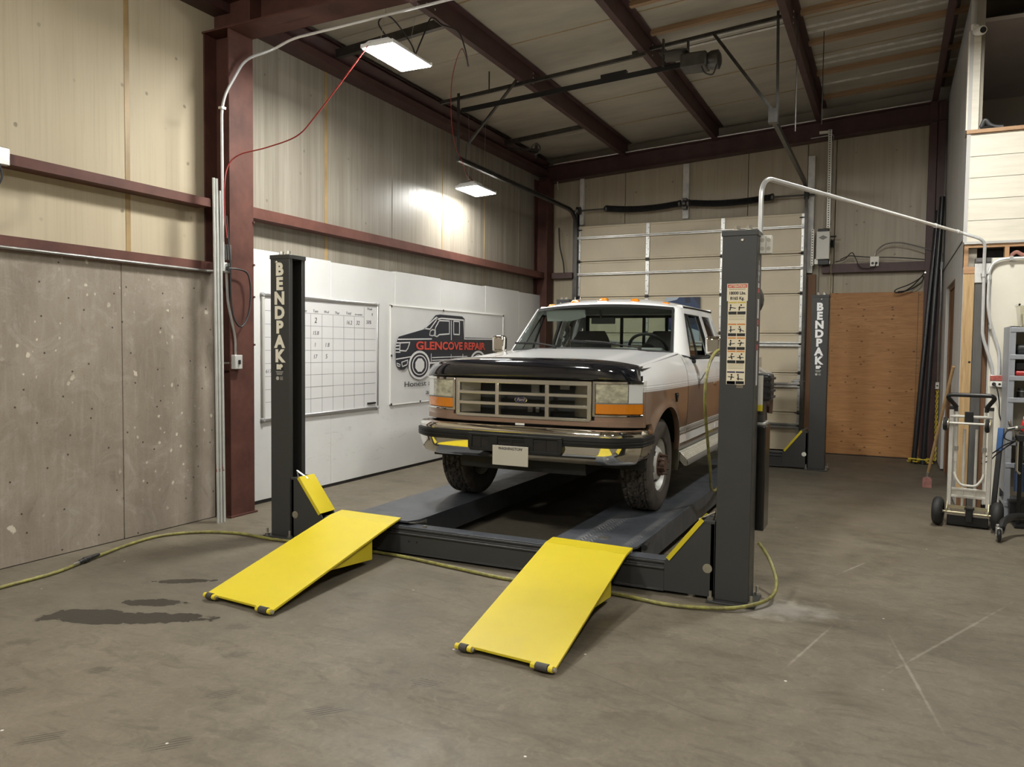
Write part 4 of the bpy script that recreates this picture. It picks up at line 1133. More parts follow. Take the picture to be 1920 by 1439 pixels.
P('grille_sill', strip(.780, .808, -.592, .592, -.004, 30, .03), CHRG, gr, bevel=.006, smooth=40)
P('grille_side', strip(.790, 1.095, -.600, -.562, -.004, 2, .03), CHRG, gr, bevel=.008)
P('grille_side', strip(.790, 1.095, .562, .600, -.004, 2, .03), CHRG, gr, bevel=.008)
for z in (.967, .881): P('grille_bar', strip(z, z + .027, -.575, .575, -.001, 30, .045), CHRG, gr, bevel=.005, smooth=40)
for u in (-.207, .232): P('grille_post', strip(.80, 1.07, u - .017, u + .017, -.003, 2, .045), CHRG, gr, bevel=.005)
for u0, u1, s in ((-.565, -.40, -1), (.40, .565, 1)):
    # slanted inner cheeks behind the outer openings
    P('grille_cheek', G().hexa([(s * .575, .165, .81), (s * .575, .165, 1.06), (s * .575, .175, 1.06), (s * .575, .175, .81)], [(s * .42, .255, .81), (s * .42, .255, 1.06), (s * .42, .265, 1.06), (s * .42, .265, .81)]), M('cheek_metal', (.35, .33, .27), .25, .9), gr)
for a, b, z0, z1 in ((.05, .12, .99, 1.10), (.30, .38, 1.02, 1.06), (.02, .06, .83, .87), (.09, .12, .83, .87)): P('grille_bracket', G().box(a, b, .24, .26, z0, z1), GREYM)
em = P('emblem', G().lathe([(.045, 0), (.046, -.004), (.040, -.008), (.0, -.009)], (0, 0, 0), (0, 1, 0), 32).xf(Matrix.Translation((.012, vfront(0) - .004, .934)) @ Matrix.Diagonal((1.2, 1, .62, 1))), CHR)
P('emblem_field', G().lathe([(.040, 0), (.0395, -.001), (.0, -.0012)], (0, 0, 0), (0, 1, 0), 32).xf(Matrix.Translation((.012, vfront(0) - .0125, .934)) @ Matrix.Diagonal((1.2, 1, .62, 1))), M('emblem_navy', (.020, .025, .055), .2, coat=1.0), em)
text('Ford', .034, (.012, vfront(0) - .0142, .925), (1, 0, 0), (0, 0, 1), CHR, em, shear=.35, align='CENTER', local=True, bold=.0008)
for s in (-1, 1):
    a, b = (.606, .962) if s > 0 else (-.962, -.606)
    cl = P('lamp_bezel', strip(1.076, 1.100, a, b, -.004, 14, .05), CHR, bevel=.004, smooth=40)
    P('bezel_foot', strip(.824, .842, a, b, -.004, 14, .05), CHR, cl, bevel=.004, smooth=40)
    i0, i1 = (.606, .628) if s > 0 else (-.628, -.606)
    P('bezel_side', strip(.83, 1.09, i0, i1, -.004, 2, .05), CHR, cl, bevel=.004)
    P('lamp_bowl', strip(.84, 1.08, a, b, .045, 14, .03), GREYM, cl, smooth=40)
    l0, l1 = (.630, .862) if s > 0 else (-.862, -.630)
    P('headlight', strip(.932, 1.074, l0, l1, .002, 12, .04), LENSC, smooth=40, bevel=.004)
    m0, m1 = (.866, .955) if s > 0 else (-.955, -.866)
    mk = P('side_marker', strip(.932, 1.074, m0, m1, .003, 8, .04), LENSW, smooth=40)
    for k in range(9): P('lens_rib', strip(.938 + k * .015, .944 + k * .015, m0, m1, -.001, 6, .02), LENSW, mk, smooth=40)
    t0, t1 = (.630, .958) if s > 0 else (-.958, -.630)
    P('turn_signal', strip(.846, .924, t0, t1, .001, 14, .04), AMBER, smooth=40, bevel=.004)
    P('lamp_divider', strip(.924, .932, t0, t1, .0, 14, .04), GREYM, smooth=40)

# chrome bumper with its black rub strip
def vb(u): return .03 * (min(abs(u), .7) / .7) ** 2 + 2.2 * max(0, abs(u) - .7) ** 2
path = [(-.985, .52), (-.992, .40)] + [(u, vb(u)) for u in [-.985 + i * 1.97 / 48 for i in range(49)]] + [(.992, .40), (.985, .52)]
def sweep(prof, pth=path):
    R = []
    for i, (u, v) in enumerate(pth):
        a, b = pth[max(i - 1, 0)], pth[min(i + 1, len(pth) - 1)]
        d = Vector((b[0] - a[0], b[1] - a[1])).normalized()
        nx, ny = d.y, -d.x     # outward
        R.append([(u + nx * o, v + ny * o, z) for o, z in prof])
    return G().rows(R, True, True)
bp = P('bumper', sweep([(-.10, .728), (-.035, .730), (-.012, .722), (0, .705), (.004, .690), (.0, .676), (-.006, .668), (-.006, .606), (-.002, .600), (-.012, .55), (-.035, .495), (-.055, .470), (-.10, .455), (-.11, .47), (-.06, .60), (-.10, .71)]), CHR, smooth=35)
rs = P('rub_strip', sweep([(-.01, .672), (.012, .670), (.014, .648), (.010, .644), (.014, .640), (.014, .624), (.010, .620), (.014, .616), (.012, .606), (-.01, .604)]), TRIMB, bp, smooth=35)
P('air_dam', G().rows([[(u, vb(u) + .14, .46), (u, vb(u) + .16, .36), (u, vb(u) + .18, .36), (u, vb(u) + .17, .46)] for u in [-.55 + i * .11 for i in range(11)]], True, True), TRIMB)
ins = [(-.385, .652), (-.365, .664), (.405, .664), (.425, .652), (.425, .545), (.405, .525), (-.355, .525), (-.385, .555)]
ii = P('bumper_insert', G().prism([(-.385, .645), (.425, .645), (.425, .664), (-.385, .664)], 'y', -.022, .03).prism([(-.370, .525), (.41, .525), (.425, .552), (-.385, .552)], 'y', -.022, .03)
       .prism([(-.388, .545), (-.352, .545), (-.352, .650), (-.388, .650)], 'y', -.022, .03).prism([(.392, .545), (.428, .545), (.428, .650), (.392, .650)], 'y', -.022, .03), TRIMB, bevel=.004)
for a, b in ((-.20, -.125), (.115, .185)): P('insert_post', G().box(a, b, -.020, .03, .545, .650), TRIMB, ii)
P('insert_back', G().box(-.38, .42, -.010, -.007, .53, .66), DARK, ii)
for u in (-.275, 0, .29): P('insert_slat', G().box(u - .004, u + .004, -.014, -.008, .55, .648), TRIMB, ii)
lp = P('license_plate', G().box(-.155, .155, -.040, -.036, .425, .580), M('plate_cream', (.50, .47, .40), .4), bevel=.003)
text('WASHINGTON', .030, (0, -.0408, .548), (1, 0, 0), (0, 0, 1), M('plate_navy', (.05, .045, .06), .5), lp, align='CENTER', local=True, bold=.0006)
P('plate_bolt', G().cyl((.10, -.040, .567), (.10, -.044, .567), .006, 8), STEELZ, lp); P('plate_bolt', G().cyl((-.10, -.040, .567), (-.10, -.044, .567), .006, 8), STEELZ, lp)
P('safety_sticker', G().box(-.02, .06, .09, .092, .735, .750), WHITEP)

# greenhouse
RB = lambda u: 1.0
WS = lambda t, s: Vector((s * lerp(.842, .735, t), lerp(1.695, 2.13, t), lerp(1.305, 1.758, t)))          # windscreen edge
DF = lambda t, s: Vector((s * lerp(.925, .768, t), lerp(2.00, 2.33, t), lerp(1.274, 1.762, t)))           # front of the door glass
def gh(v, z, s=1, o=0.0):
    t = (z - 1.272) / .50
    return Vector((s * (lerp(.925, .772, t ** 1.15 if t > 0 else 0) - o), v, z))
for s in (1, -1):
    R = []
    for k in range(13):
        t = k / 12
        a, b = WS(t, s), DF(t, s)
        mid = (a + b) / 2 + Vector((s * lerp(.030, .018, t), -lerp(.03, .02, t), .004))
        q1 = a.lerp(mid, .35) + Vector((s * .006, -.004, 0)); q2 = mid.lerp(b, .6) + Vector((s * .004, 0, 0))
        R.append([a - Vector((s * .015, -.02, 0)), a, q1, mid, q2, b, b - Vector((s * .03, 0, 0))])
    P('a_pillar', G().rows(R, True, True), WHT, smooth=60)
    # roof rail, b pillar, rear corner
    P('roof_rail', G().rows([[gh(v, 1.705, s, .03), gh(v, 1.705, s), gh(v, 1.735, s), gh(v, 1.79, s) , gh(v, 1.79, s, .05)] for v in (2.28, 2.5, 2.8, 3.1, 3.4, 3.63)], True, True), WHT, smooth=50)
    P('drip_moulding', G().tube([gh(2.30, 1.772, s, -.006), gh(2.8, 1.778, s, -.006), gh(3.62, 1.775, s, -.006)], .008, 6), TRIMB)
    def pillar(v0b, v1b, v0t, v1t, name='b_pillar', m=WHT, o=0.0, z0=1.268, z1=1.712, th=.05):
        R = []
        for k in range(9):
            t = k / 8; z = lerp(z0, z1, t)
            a, b = lerp(v0b, v0t, t), lerp(v1b, v1t, t)
            R.append([gh(a, z, s, o), gh(b, z, s, o), gh(b, z, s, o + th), gh(a, z, s, o + th)])
        return P(name, G().rows(R, True, True), m, smooth=50, bevel=.004)
    pillar(2.915, 3.06, 2.93, 3.045)
    pillar(3.50, 3.635, 3.44, 3.625)
    # black rubber surrounds, glass and the vent-window bar
    pillar(2.885, 2.918, 2.90, 2.932, 'window_seal', TRIMB, .003, 1.272, 1.71, .03)
    pillar(2.00, 2.028, 2.325, 2.350, 'window_seal', TRIMB, .003, 1.272, 1.71, .03)
    pillar(2.34, 2.365, 2.40, 2.425, 'vent_bar', TRIMB, .006, 1.272, 1.71, .02)
    pillar(3.05, 3.075, 3.05, 3.075, 'window_seal', TRIMB, .003, 1.272, 1.71, .03)
    P('window_seal', G().rows([[gh(v, 1.272, s, .0), gh(v, 1.290, s, .0), gh(v, 1.290, s, .03), gh(v, 1.272, s, .03)] for v in (2.0, 2.3, 2.6, 2.91)], True, True), TRIMB)
    P('window_seal', G().rows([[gh(v, 1.692, s, .002), gh(v, 1.710, s, .002), gh(v, 1.710, s, .03), gh(v, 1.692, s, .03)] for v in (2.33, 2.6, 2.92)], True, True), TRIMB)
    P('vent_glass', G().rows([[gh(lerp(2.02, 2.34, t), lerp(1.285, 1.70, t), s, .015), gh(lerp(2.345, 2.41, t), lerp(1.285, 1.70, t), s, .015)] for t in [k / 6 for k in range(7)]]), GLASS)
    P('quarter_glass', G().rows([[gh(3.065, z, s, .012), gh(lerp(3.51, 3.45, (z - 1.272) / .44), z, s, .012)] for z in [lerp(1.275, 1.708, k / 6) for k in range(7)]]), GLASSD)
    # inner door trim seen through the glass
    P('door_trim', G().box(min(s * .86, s * .89), max(s * .86, s * .89), 1.75, 2.93, .6, 1.27), CABIN)
    P('belt_trim', G().rows([[gh(v, 1.255, s, -.003), gh(v, 1.272, s, -.003), gh(v, 1.272, s, .02), gh(v, 1.255, s, .02)] for v in (2.0, 2.4, 2.92)], True, True), TRIMB)
    # tow mirror on tubular arms
    mi = P('mirror_head', G().box(min(s * 1.06, s * 1.215), max(s * 1.06, s * 1.215), 1.985, 2.075, 1.300, 1.475), CHR, bevel=.03, seg=3)
    P('mirror_glass', G().box(min(s * 1.075, s * 1.20), max(s * 1.075, s * 1.20), 2.074, 2.080, 1.315, 1.46), CHROME, mi)
    P('mirror_arm', G().tube(bend([(s * .93, 2.05, 1.262), (s * 1.10, 2.03, 1.275), (s * 1.16, 2.02, 1.31)], .05, 5), .011, 8), TRIMB if s > 0 else CHR)
    P('mirror_arm', G().tube([(s * .985, 2.15, 1.03), (s * 1.15, 2.04, 1.30)], .007, 6), CHR)
    P('mirror_foot', G().lathe([(.022, 0), (.022, -.012), (.012, -.020)], (s * .972, 2.14, 1.035), (-s, 0, 0), 10), TRIMB)
    P('mirror_pivot', G().lathe([(.018, 0), (.018, -.03), (.010, -.034)], (s * .94, 2.02, 1.235), (-s, 0, 0), 10), TRIMB)
    P('door_handle', G().box(min(s * .988, s * 1.012), max(s * .988, s * 1.012), 2.72, 2.86, .985, 1.015), CHR, bevel=.006)
    P('door_lock', G().lathe([(.014, 0), (.014, -.004)], (s * .996, 2.79, .955), (-s, 0, 0), 10), CHR)
# windscreen
def ws_pt(i, j):
    s = lerp(-1, 1, i)
    e = WS(j, 1)
    bow = (1 - s * s)
    return (s * (e.x - .012), e.y - lerp(.19, .085, j) * bow, e.z + lerp(.030, .040, j) * bow)
P('windscreen', G().grid(ws_pt, 25, 9), GLASS, smooth=60)
def ws_in(i, j): p = ws_pt(i, j); return (p[0], p[1] - .003, p[2] + .003)
P('windscreen_seal', G().rows([[ws_in(i / 24, 0) for i in range(25)], [ws_in(i / 24, .045) for i in range(25)]]).rows([[ws_in(i / 24, .93) for i in range(25)], [ws_in(i / 24, 1) for i in range(25)]])
  .rows([[ws_in(0, j / 8) for j in range(9)], [ws_in(.012, j / 8) for j in range(9)]]).rows([[ws_in(.988, j / 8) for j in range(9)], [ws_in(1, j / 8) for j in range(9)]]), TRIMB, smooth=60)
# roof
def roof_pt(i, j):
    s = lerp(-1, 1, i)
    vf = 2.13 - .095 * (1 - s * s)
    v = lerp(vf, 3.66, j)
    rise = 1 - (1 - min(1, j / .30)) ** 2.4
    ze = lerp(1.758, 1.787, rise) - .015 * sstep(.85, 1, j)
    zc_ = lerp(1.800, 1.868, rise) - .035 * sstep(.80, 1, j)
    ue = lerp(.735, .775, sstep(0, .2, j))
    return (s * ue, v, ze + (zc_ - ze) * (1 - abs(s) ** 2.8))
rf = P('roof', G().grid(roof_pt, 33, 28), WHT, smooth=60)
m = rf.modifiers.new('thick', 'SOLIDIFY'); m.thickness = .02; m.offset = -1
for u, dv in ((-.625, .10), (-.335, .03), (-.015, 0), (.305, .03), (.60, .10)):
    v = 2.17 + dv
    z = 1.832 - .052 * (abs(u) / .62) ** 2
    lamp_ = P('roof_marker', G().rows([[(u + a * k, v - .055 * k + (.03 if k < 1 else 0), z + h), (u + a * k * .96, v + .055 * k, z + h), (u - a * k * .96, v + .055 * k, z + h), (u - a * k, v - .055 * k + (.03 if k < 1 else 0), z + h)] for a, k, h in ((.048, 1, 0), (.048, .96, .012), (.040, .75, .034), (.026, .6, .038))], True, True), AMBER, bevel=.004)
    P('marker_base', G().box(u - .05, u + .05, v - .06, v + .06, z - .012, z + .002), WHT, lamp_)
for u in (-.46, -.40): P('antenna_stub', G().cyl((u, 2.5, 1.85), (u, 2.5, 1.905), .010, 8, .004), STEELZ)
# back of the cab with the sliding window
g = G().box(-.77, .77, 3.60, 3.635, .52, 1.29).box(-.775, -.72, 3.60, 3.635, 1.29, 1.76).box(.72, .775, 3.60, 3.635, 1.29, 1.76).box(-.775, .775, 3.60, 3.635, 1.73, 1.80)
P('cab_back', g, WHT)
bw = P('rear_window_frame', G().box(-.735, .735, 3.585, 3.60, 1.285, 1.335).box(-.735, .735, 3.585, 3.60, 1.715, 1.745).box(-.735, -.69, 3.585, 3.60, 1.285, 1.745).box(.69, .735, 3.585, 3.60, 1.285, 1.745), TRIMB)
for u in (-.275, .0, .275): P('slider_bar', G().box(u - .017, u + .017, 3.58, 3.602, 1.30, 1.73), TRIMB, bw)
P('rear_glass', G().box(-.70, .70, 3.606, 3.609, 1.32, 1.72), GLASS)
# cabin
P('cabin_floor', G().box(-.88, .88, 1.72, 3.58, .50, .56).box(-.88, .88, 1.70, 1.74, .55, 1.27), CABIN)
P('headliner', G().box(-.70, .70, 2.32, 3.58, 1.765, 1.785), CABIN)
P('dashboard', G().prism([(1.66, 1.30), (1.74, 1.325), (2.05, 1.30), (2.10, 1.25), (2.06, 1.0), (1.72, .95)], 'x', -.84, .84), DASH, bevel=.02)
P('gauge_hood', G().prism([(1.95, 1.29), (1.99, 1.365), (2.12, 1.345), (2.13, 1.25)], 'x', .15, .66), DASH, bevel=.025)
for u, w in ((-.44, .27), (.44, .27)):
    st = P('seat', G().prism([(2.35, .85), (2.40, .97), (2.85, .93), (2.90, .85)], 'x', u - w, u + w), SEATC, bevel=.05, seg=3)
    def bk(a, b, u=u, w=w):
        t = b
        return None
    R = []
    for k in range(9):
        t = k / 8
        z = lerp(.92, 1.545, t); ww = w * (1 if t < .6 else lerp(1, .58, ((t - .6) / .4) ** 1.6)); v = lerp(2.80, 2.98, t); th = lerp(.09, .05, t)
        R.append([(u - ww, v + .02, z), (u - ww * .5, v - th, z), (u + ww * .5, v - th, z), (u + ww, v + .02, z), (u + ww * .6, v + th, z), (u - ww * .6, v + th, z)])
    P('seat_back', G().rows(R, True, True), SEATC, st, smooth=60)
P('rear_bench', G().box(-.70, .70, 3.20, 3.56, .80, .95).box(-.70, .70, 3.46, 3.57, .95, 1.28), SEATC, bevel=.05, seg=3)
# steering wheel: tilted rim, hub, two spokes, column
Cw, ax_ = Vector((.44, 2.24, 1.345)), Vector((0, .78, .62)).normalized()
xa, ya = Vector((1, 0, 0)), ax_.cross(Vector((1, 0, 0)))
sw = P('steering_wheel', G().tube([Cw + xa * .195 * math.cos(a) + ya * .195 * math.sin(a) for a in [2 * PI * i / 36 for i in range(37)]], .016, 8, False), TRIMB)
P('wheel_hub', G().lathe([(.07, -.02), (.075, .0), (.05, .02)], Cw, ax_, 16).beam(Cw - xa * .19, Cw + xa * .19, .03, .02, ax_), TRIMB, sw)
P('steering_column', G().cyl(Cw, Cw + Vector((0, -.30, -.24)), .035, 12), CABIN, sw)
# mirror, visor, wipers, belts
P('rear_view_mirror', G().box(-.135, .115, 2.13, 2.16, 1.60, 1.665).cyl((-.02, 2.12, 1.66), (-.02, 2.06, 1.735), .012, 8), TRIMB, bevel=.012)
P('sun_visor', G().rows([[(u, 2.10 + .02 * abs(u + .4), 1.745), (u, 2.13, 1.745), (u, 2.155, 1.635 + .05 * max(0, (u + .36)) / .2 if u > -.36 else 1.635), (u, 2.14, 1.63 + .05 * max(0, (u + .36)) / .2 if u > -.36 else 1.63)] for u in (-.63, -.60, -.45, -.36, -.26, -.20)], True, True), M('visor_grey', (.34, .35, .33), .6))
P('seat_belt', G().beam((-.70, 2.98, 1.60), (-.62, 2.86, 1.0), .045, .004, (1, 0, 0)), M('belt_pale', (.45, .43, .38), .7))
for s0, s1, tip in ((-.28, -.79, .06), (.55, -.10, .055)):
    # arm pivots on the cowl and lies along the foot of the windscreen
    a = ws_pt((s0 / .83 + 1) / 2, 0); b = ws_pt((s1 / .83 + 1) / 2, tip + .06)
    a = Vector(a) + Vector((0, -.02, .035)); b = Vector(b) + Vector((0, -.02, .045))
    wp_ = P('wiper_arm', G().tube([a, a.lerp(b, .5) + Vector((0, -.01, .012)), b.lerp(a, .18)], .007, 6), TRIMB)
    c0 = Vector(ws_pt((lerp(s0, s1, .35) / .83 + 1) / 2, .09)) + Vector((0, -.016, .022)); c1 = Vector(ws_pt((lerp(s0, s1, 1.08) / .83 + 1) / 2, tip + .09)) + Vector((0, -.016, .022))
    P('wiper_blade', G().beam(c0, c1, .010, .022), TRIMB, wp_)
    P('wiper_pivot', G().cyl(a + Vector((0, 0, -.03)), a + Vector((0, 0, .012)), .018, 10), TRIMB, wp_)
# fender badge, wheels' and frame's underside
bd = P('fender_badge', G().prism([(1.14, .972), (1.225, .972), (1.225, .945), (1.205, .925), (1.205, .905), (1.19, .895), (1.165, .915), (1.155, .945)], 'x', 1.000, 1.010), TRIMB)
text('POWER', .016, (1.0106, 1.150, .955), (0, 1, 0), (0, 0, 1), GALV, bd, local=True, bold=.0004)
P('frame_rail', G().box(-.46, -.38, .35, 6.1, .45, .62).box(.38, .46, .35, 6.1, .45, .62), BLACK)
P('axle_beam', G().cyl((-.72, AX, .385), (.72, AX, .385), .045, 10).cyl((-.9, RX, .385), (.9, RX, .385), .055, 10).ball((0, RX, .385), .16), BLACK)
P('engine_pan', G().box(-.25, .25, .45, 1.4, .36, .70).box(-.12, .12, 1.4, 2.6, .42, .62), BLACK, bevel=.04)
P('core_support', G().box(-.85, .85, .30, .34, .46, .75), BLACK)
P('firewall', G().box(-.86, .86, 1.62, 1.66, .5, 1.27), BLACK)

# tyres: carcass and tread blocks in one lathe-like sheet whose radius drops in the grooves
def tyre_g(w=.235, r=RW, ri=.215):
    NS, half = 168, w / 2
    prof = [(-.86, ri), (-.98, ri + .012), (-1.06, ri + .06), (-1.06, ri + .10), (-1.00, r - .030), (-.93, r - .012), (-.88, r - .004)]
    tr = [(-.86 + 1.72 * k / 22) for k in range(23)]
    R = []
    for i in range(NS):
        a = 2 * PI * i / NS
        row = []
        for x, q in prof: row.append((x, q))
        for x in tr:
            ph = i % 6
            z = abs(x)
            groove = False
            zig = .05 * (1 if (i // 3) % 2 else -1)
            if .24 < abs(x - zig * .6) < .31 or .60 < abs(x - zig * .4) < .66: groove = True
            if z > .62 and ph in (0,): groove = True
            if .28 < z < .62 and (i + int(z * 9)) % 6 == 0: groove = True
            if z < .27 and (i + (2 if x > 0 else 0) + int(x * 8)) % 7 == 0: groove = True
            row.append((x, r - .004 * z * z - (.017 if groove else 0)))
        for x, q in reversed(prof): row.append((-x, q))
        R.append([(half * x, q * math.cos(a), q * math.sin(a)) for x, q in row])
    return G().rows(R + [R[0]])
TY = None
def rim_front(out):
    # domed steel disc with eight oval hand holes, studs on a rusty hub; out = which way the dome faces (+1 = +x)
    s = out
    bar = G().lathe([(.222, -.10), (.214, -.085), (.205, -.06), (.195, .0), (.205, .06), (.214, .085), (.222, .10), (.216, .10), (.190, .05), (.186, 0), (.190, -.05), (.216, -.10)], (0, 0, 0), (1, 0, 0), 40, True)
    N = 48
    dome = G()
    prof = [(.186, .005), (.178, .030), (.165, .058), (.150, .080), (.132, .096), (.115, .104), (.095, .106)]
    R = []
    for i in range(N):
        a = 2 * PI * i / N
        R.append([(s * h, q * math.cos(a), q * math.sin(a)) for q, h in prof])
    # leave out faces for the hand holes
    vs = [p for r_ in R for p in r_]; n = len(prof); fs = []
    for i in range(N):
        for k in range(n - 1):
            if i % 8 in (0, 1, 2) and k in (0, 1, 2, 3): continue
            fs.append((i * n + k, ((i + 1) % N) * n + k, ((i + 1) % N) * n + k + 1, i * n + k + 1))
    dome.add(vs, fs)
    return bar, dome
def hub_g(s):
    g = G().lathe([(.098, .095), (.098, .112), (.070, .116), (.066, .150), (.058, .158), (.0, .160)] if s > 0 else [(.098, -.095), (.098, -.112), (.070, -.116), (.066, -.150), (.058, -.158), (.0, -.160)], (0, 0, 0), (1, 0, 0), 24)
    return g
def lug_g(s, k):
    g = G()
    if 1:
        a = 2 * PI * k / 8 + .2
        c = Vector((s * .106, .082 * math.cos(a), .082 * math.sin(a)))
        g.cyl(c, c + Vector((s * .026, 0, 0)), .013, 6).cyl(c, c + Vector((s * .062, 0, 0)), .0075, 8)
    return g
protos = {}
def wheel(u, v, s, dish=1):
    key = (s, dish)
    if key not in protos:
        w = obj('wheel', tyre_g(), TYRE, None, local=True, smooth=28)
        bar, dome = rim_front(s)
        if dish < 0: dome.xf(Matrix.Diagonal((.15, 1, 1, 1)))
        a = obj('rim_barrel', bar, WHEELW, w, local=True, smooth=40); b = obj('rim_disc', dome, WHEELW, w, local=True, smooth=40)
        m = b.modifiers.new('thick', 'SOLIDIFY'); m.thickness = .008
        obj('rim_dark', G().lathe([(.18, -.02), (.18, .0), (.0, .0)], (0, 0, 0), (1, 0, 0), 24), DARK, w, local=True)
        if dish > 0:
            obj('hub', hub_g(s), RUST, w, local=True, smooth=40)
            for q in range(8): obj('lug_nut', lug_g(s, q), RUST, w, local=True)
        w.parent = TR; w.location = (u, v, RW); protos[key] = w
        return w
    w = protos[key].copy(); COL.objects.link(w); w.parent = TR; w.location = (u, v, RW)
    for ch in list(protos[key].children):
        c = ch.copy(); COL.objects.link(c); c.parent = w
    return w
for s in (1, -1):
    wheel(s * .835, AX, s)
    wheel(s * .80, RX, s); wheel(s * 1.085, RX, s, -1)
# ------------------------------------------------------------------ things on the left wall
xw = -5.68
wb_ = thing('whiteboard', 'large framed whiteboard ruled into a handwritten weekly chart behind the left post', 'whiteboard', (xw, 7.0, 1.47))
WBS = M('whiteboard_face', (.70, .70, .70), .12, coat=.6)
INK = M('marker_ink', (.05, .05, .055), .5)
LINE = M('ruled_line', (.20, .20, .21), .5)
obj('board', G().box(xw, xw + .012, 6.02, 7.98, .85, 2.10), WBS, wb_, smooth=0)
ALU = M('board_aluminium', (.62, .62, .62), .3, .85)
obj('frame', G().box(xw, xw + .03, 6.005, 7.985, 2.085, 2.118), ALU, wb_, bevel=.008)
obj('frame', G().box(xw, xw + .03, 6.005, 7.985, .830, .862), ALU, wb_, bevel=.008)
obj('frame', G().box(xw, xw + .03, 6.005, 6.040, .83, 2.118), M('board_side', (.50, .49, .45), .4), wb_, bevel=.008)
obj('frame', G().box(xw, xw + .03, 7.955, 7.985, .83, 2.118), ALU, wb_, bevel=.008)
for y in (6.02, 7.97):
    for z in (.846, 2.102): obj('corner_cap', G().lathe([(.024, 0), (.024, .028), (.016, .036)], (xw, y, z), (1, 0, 0), 14), M('cap_grey', (.35, .35, .35), .5), wb_)
xf = xw + .0125
gl = G()
for y in (6.19, 6.375, 6.56, 6.747, 6.935, 7.124, 7.317, 7.514): gl.box(xf - .001, xf + .0006, y - .0022, y + .0022, .87, 1.94)
gl.box(xf - .001, xf + .0006, 7.703, 7.708, .87, 2.06)
for z in (1.945, 1.81, 1.678, 1.545, 1.412, 1.28, 1.148, 1.02): gl.box(xf - .001, xf + .0006, 6.05, 7.93 if z < 1.94 else 7.70, z - .0022, z + .0022)
obj('ruled_lines', gl, LINE, wb_, smooth=0, kind='stuff')
for s, y, z, h in (('Mon', 6.60, 1.955, .045), ('Tues', 6.78, 1.958, .045), ('Wed', 6.965, 1.958, .042), ('Thur', 7.155, 1.955, .042), ('Total', 7.355, 1.96, .045), ('hrs worked', 7.525, 1.958, .030), ('Week', 7.76, 2.03, .042), ('%', 7.85, 1.965, .042),
                   ('2', 6.805, 1.845, .085), ('15.8', 6.775, 1.715, .06), ('1', 6.80, 1.585, .065), ('1.8', 6.98, 1.585, .065), ('17', 6.785, 1.455, .065), ('5', 6.99, 1.455, .07), ('16.2', 7.36, 1.845, .065), ('32', 7.545, 1.845, .07), ('50%', 7.745, 1.865, .06), ('617', 6.06, 1.315, .055)):
    text(s, h, (xf + .0008, y, z), (0, 1, 0), (0, 0, 1), INK, wb_, name='handwriting', shear=.15)
obj('marker', G().box(xf, xf + .02, 7.765, 7.925, .898, .918), BLACK, wb_, bevel=.004)

bn = thing('banner', 'white vinyl banner with a dark pickup drawing and red shop name on the left wall', 'banner', (xw, 9.8, 1.5))
VIN = M('banner_vinyl', (.66, .66, .65), .38, var=.05, scale=2)
def ban(i, j):
    y, z = lerp(8.25, 11.43, i), lerp(.853, 2.115, j)
    e = .012 + .010 * math.sin(9 * (i + j)) * (1 - abs(2 * j - 1)) + .012 * math.sin(14 * (i - j * .7)) * max(0, .35 - min(i, 1 - i)) * max(0, .6 - j)
    return (xw + .006 + max(0.002, e), y, z)
obj('sheet', G().grid(ban, 64, 24), VIN, bn, smooth=60)
g = G()
for y0, y1, z0, z1 in ((8.245, 11.435, 2.103, 2.120), (8.245, 11.435, .850, .866), (8.245, 8.263, .85, 2.12), (11.415, 11.435, .85, 2.12)): g.box(xw + .002, xw + .022, y0, y1, z0, z1)
obj('hem', g, M('banner_hem', (.72, .71, .68), .4), bn, bevel=.002)
g = G()
for y, z in ((8.262, 2.10), (9.53, 2.105), (8.262, 1.48), (8.262, .866), (8.94, .866), (10.6, .866), (11.42, 2.105)): g.lathe([(.016, 0), (.016, .004), (.008, .004)], (xw + .022, y, z), (1, 0, 0), 10)
obj('grommet', g, DGALV, bn, kind='stuff')
NAVY = M('print_navy', (.022, .024, .034), .4); PWH = M('print_white', (.68, .68, .67), .4); PRED = M('print_red', (.62, .075, .05), .4)
bx = xw + .034
def bpoly(name, pts, m, lvl=0, par=bn): return obj(name, G().prism(pts, 'x', bx + lvl * .0012, bx + lvl * .0012 + .001), m, par, smooth=0)
def bline(pts, w, lvl=1, m=PWH, closed=False):
    g = G(); n = len(pts)
    for i in range(n if closed else n - 1):
        (a, b), (c, d) = pts[i], pts[(i + 1) % n]
        L = math.hypot(c - a, d - b); ux, uz = (c - a) / L, (d - b) / L
        q = [(a - ux * w * .4 - uz * w / 2, b - uz * w * .4 + ux * w / 2), (c + ux * w * .4 - uz * w / 2, d + uz * w * .4 + ux * w / 2), (c + ux * w * .4 + uz * w / 2, d + uz * w * .4 - ux * w / 2), (a - ux * w * .4 + uz * w / 2, b - uz * w * .4 - ux * w / 2)]
        g.prism(q, 'x', bx + lvl * .0012, bx + lvl * .0012 + .001)
    return g
BODY = [(8.382, 1.697), (8.408, 1.722), (8.978, 1.825), (9.01, 1.829), (9.30, 2.03), (9.42, 2.045), (10.04, 2.042), (10.118, 2.007), (10.123, 1.737), (11.19, 1.737), (11.194, 1.521), (10.83, 1.40), (10.26, 1.40), (10.20, 1.312), (9.14, 1.312), (9.11, 1.42), (9.0, 1.50), (8.885, 1.523), (8.76, 1.49), (8.67, 1.40), (8.625, 1.352), (8.535, 1.298), (8.446, 1.30), (8.366, 1.346), (8.34, 1.445), (8.339, 1.593)]
bpoly('print_body', BODY, NAVY)
lines = G()
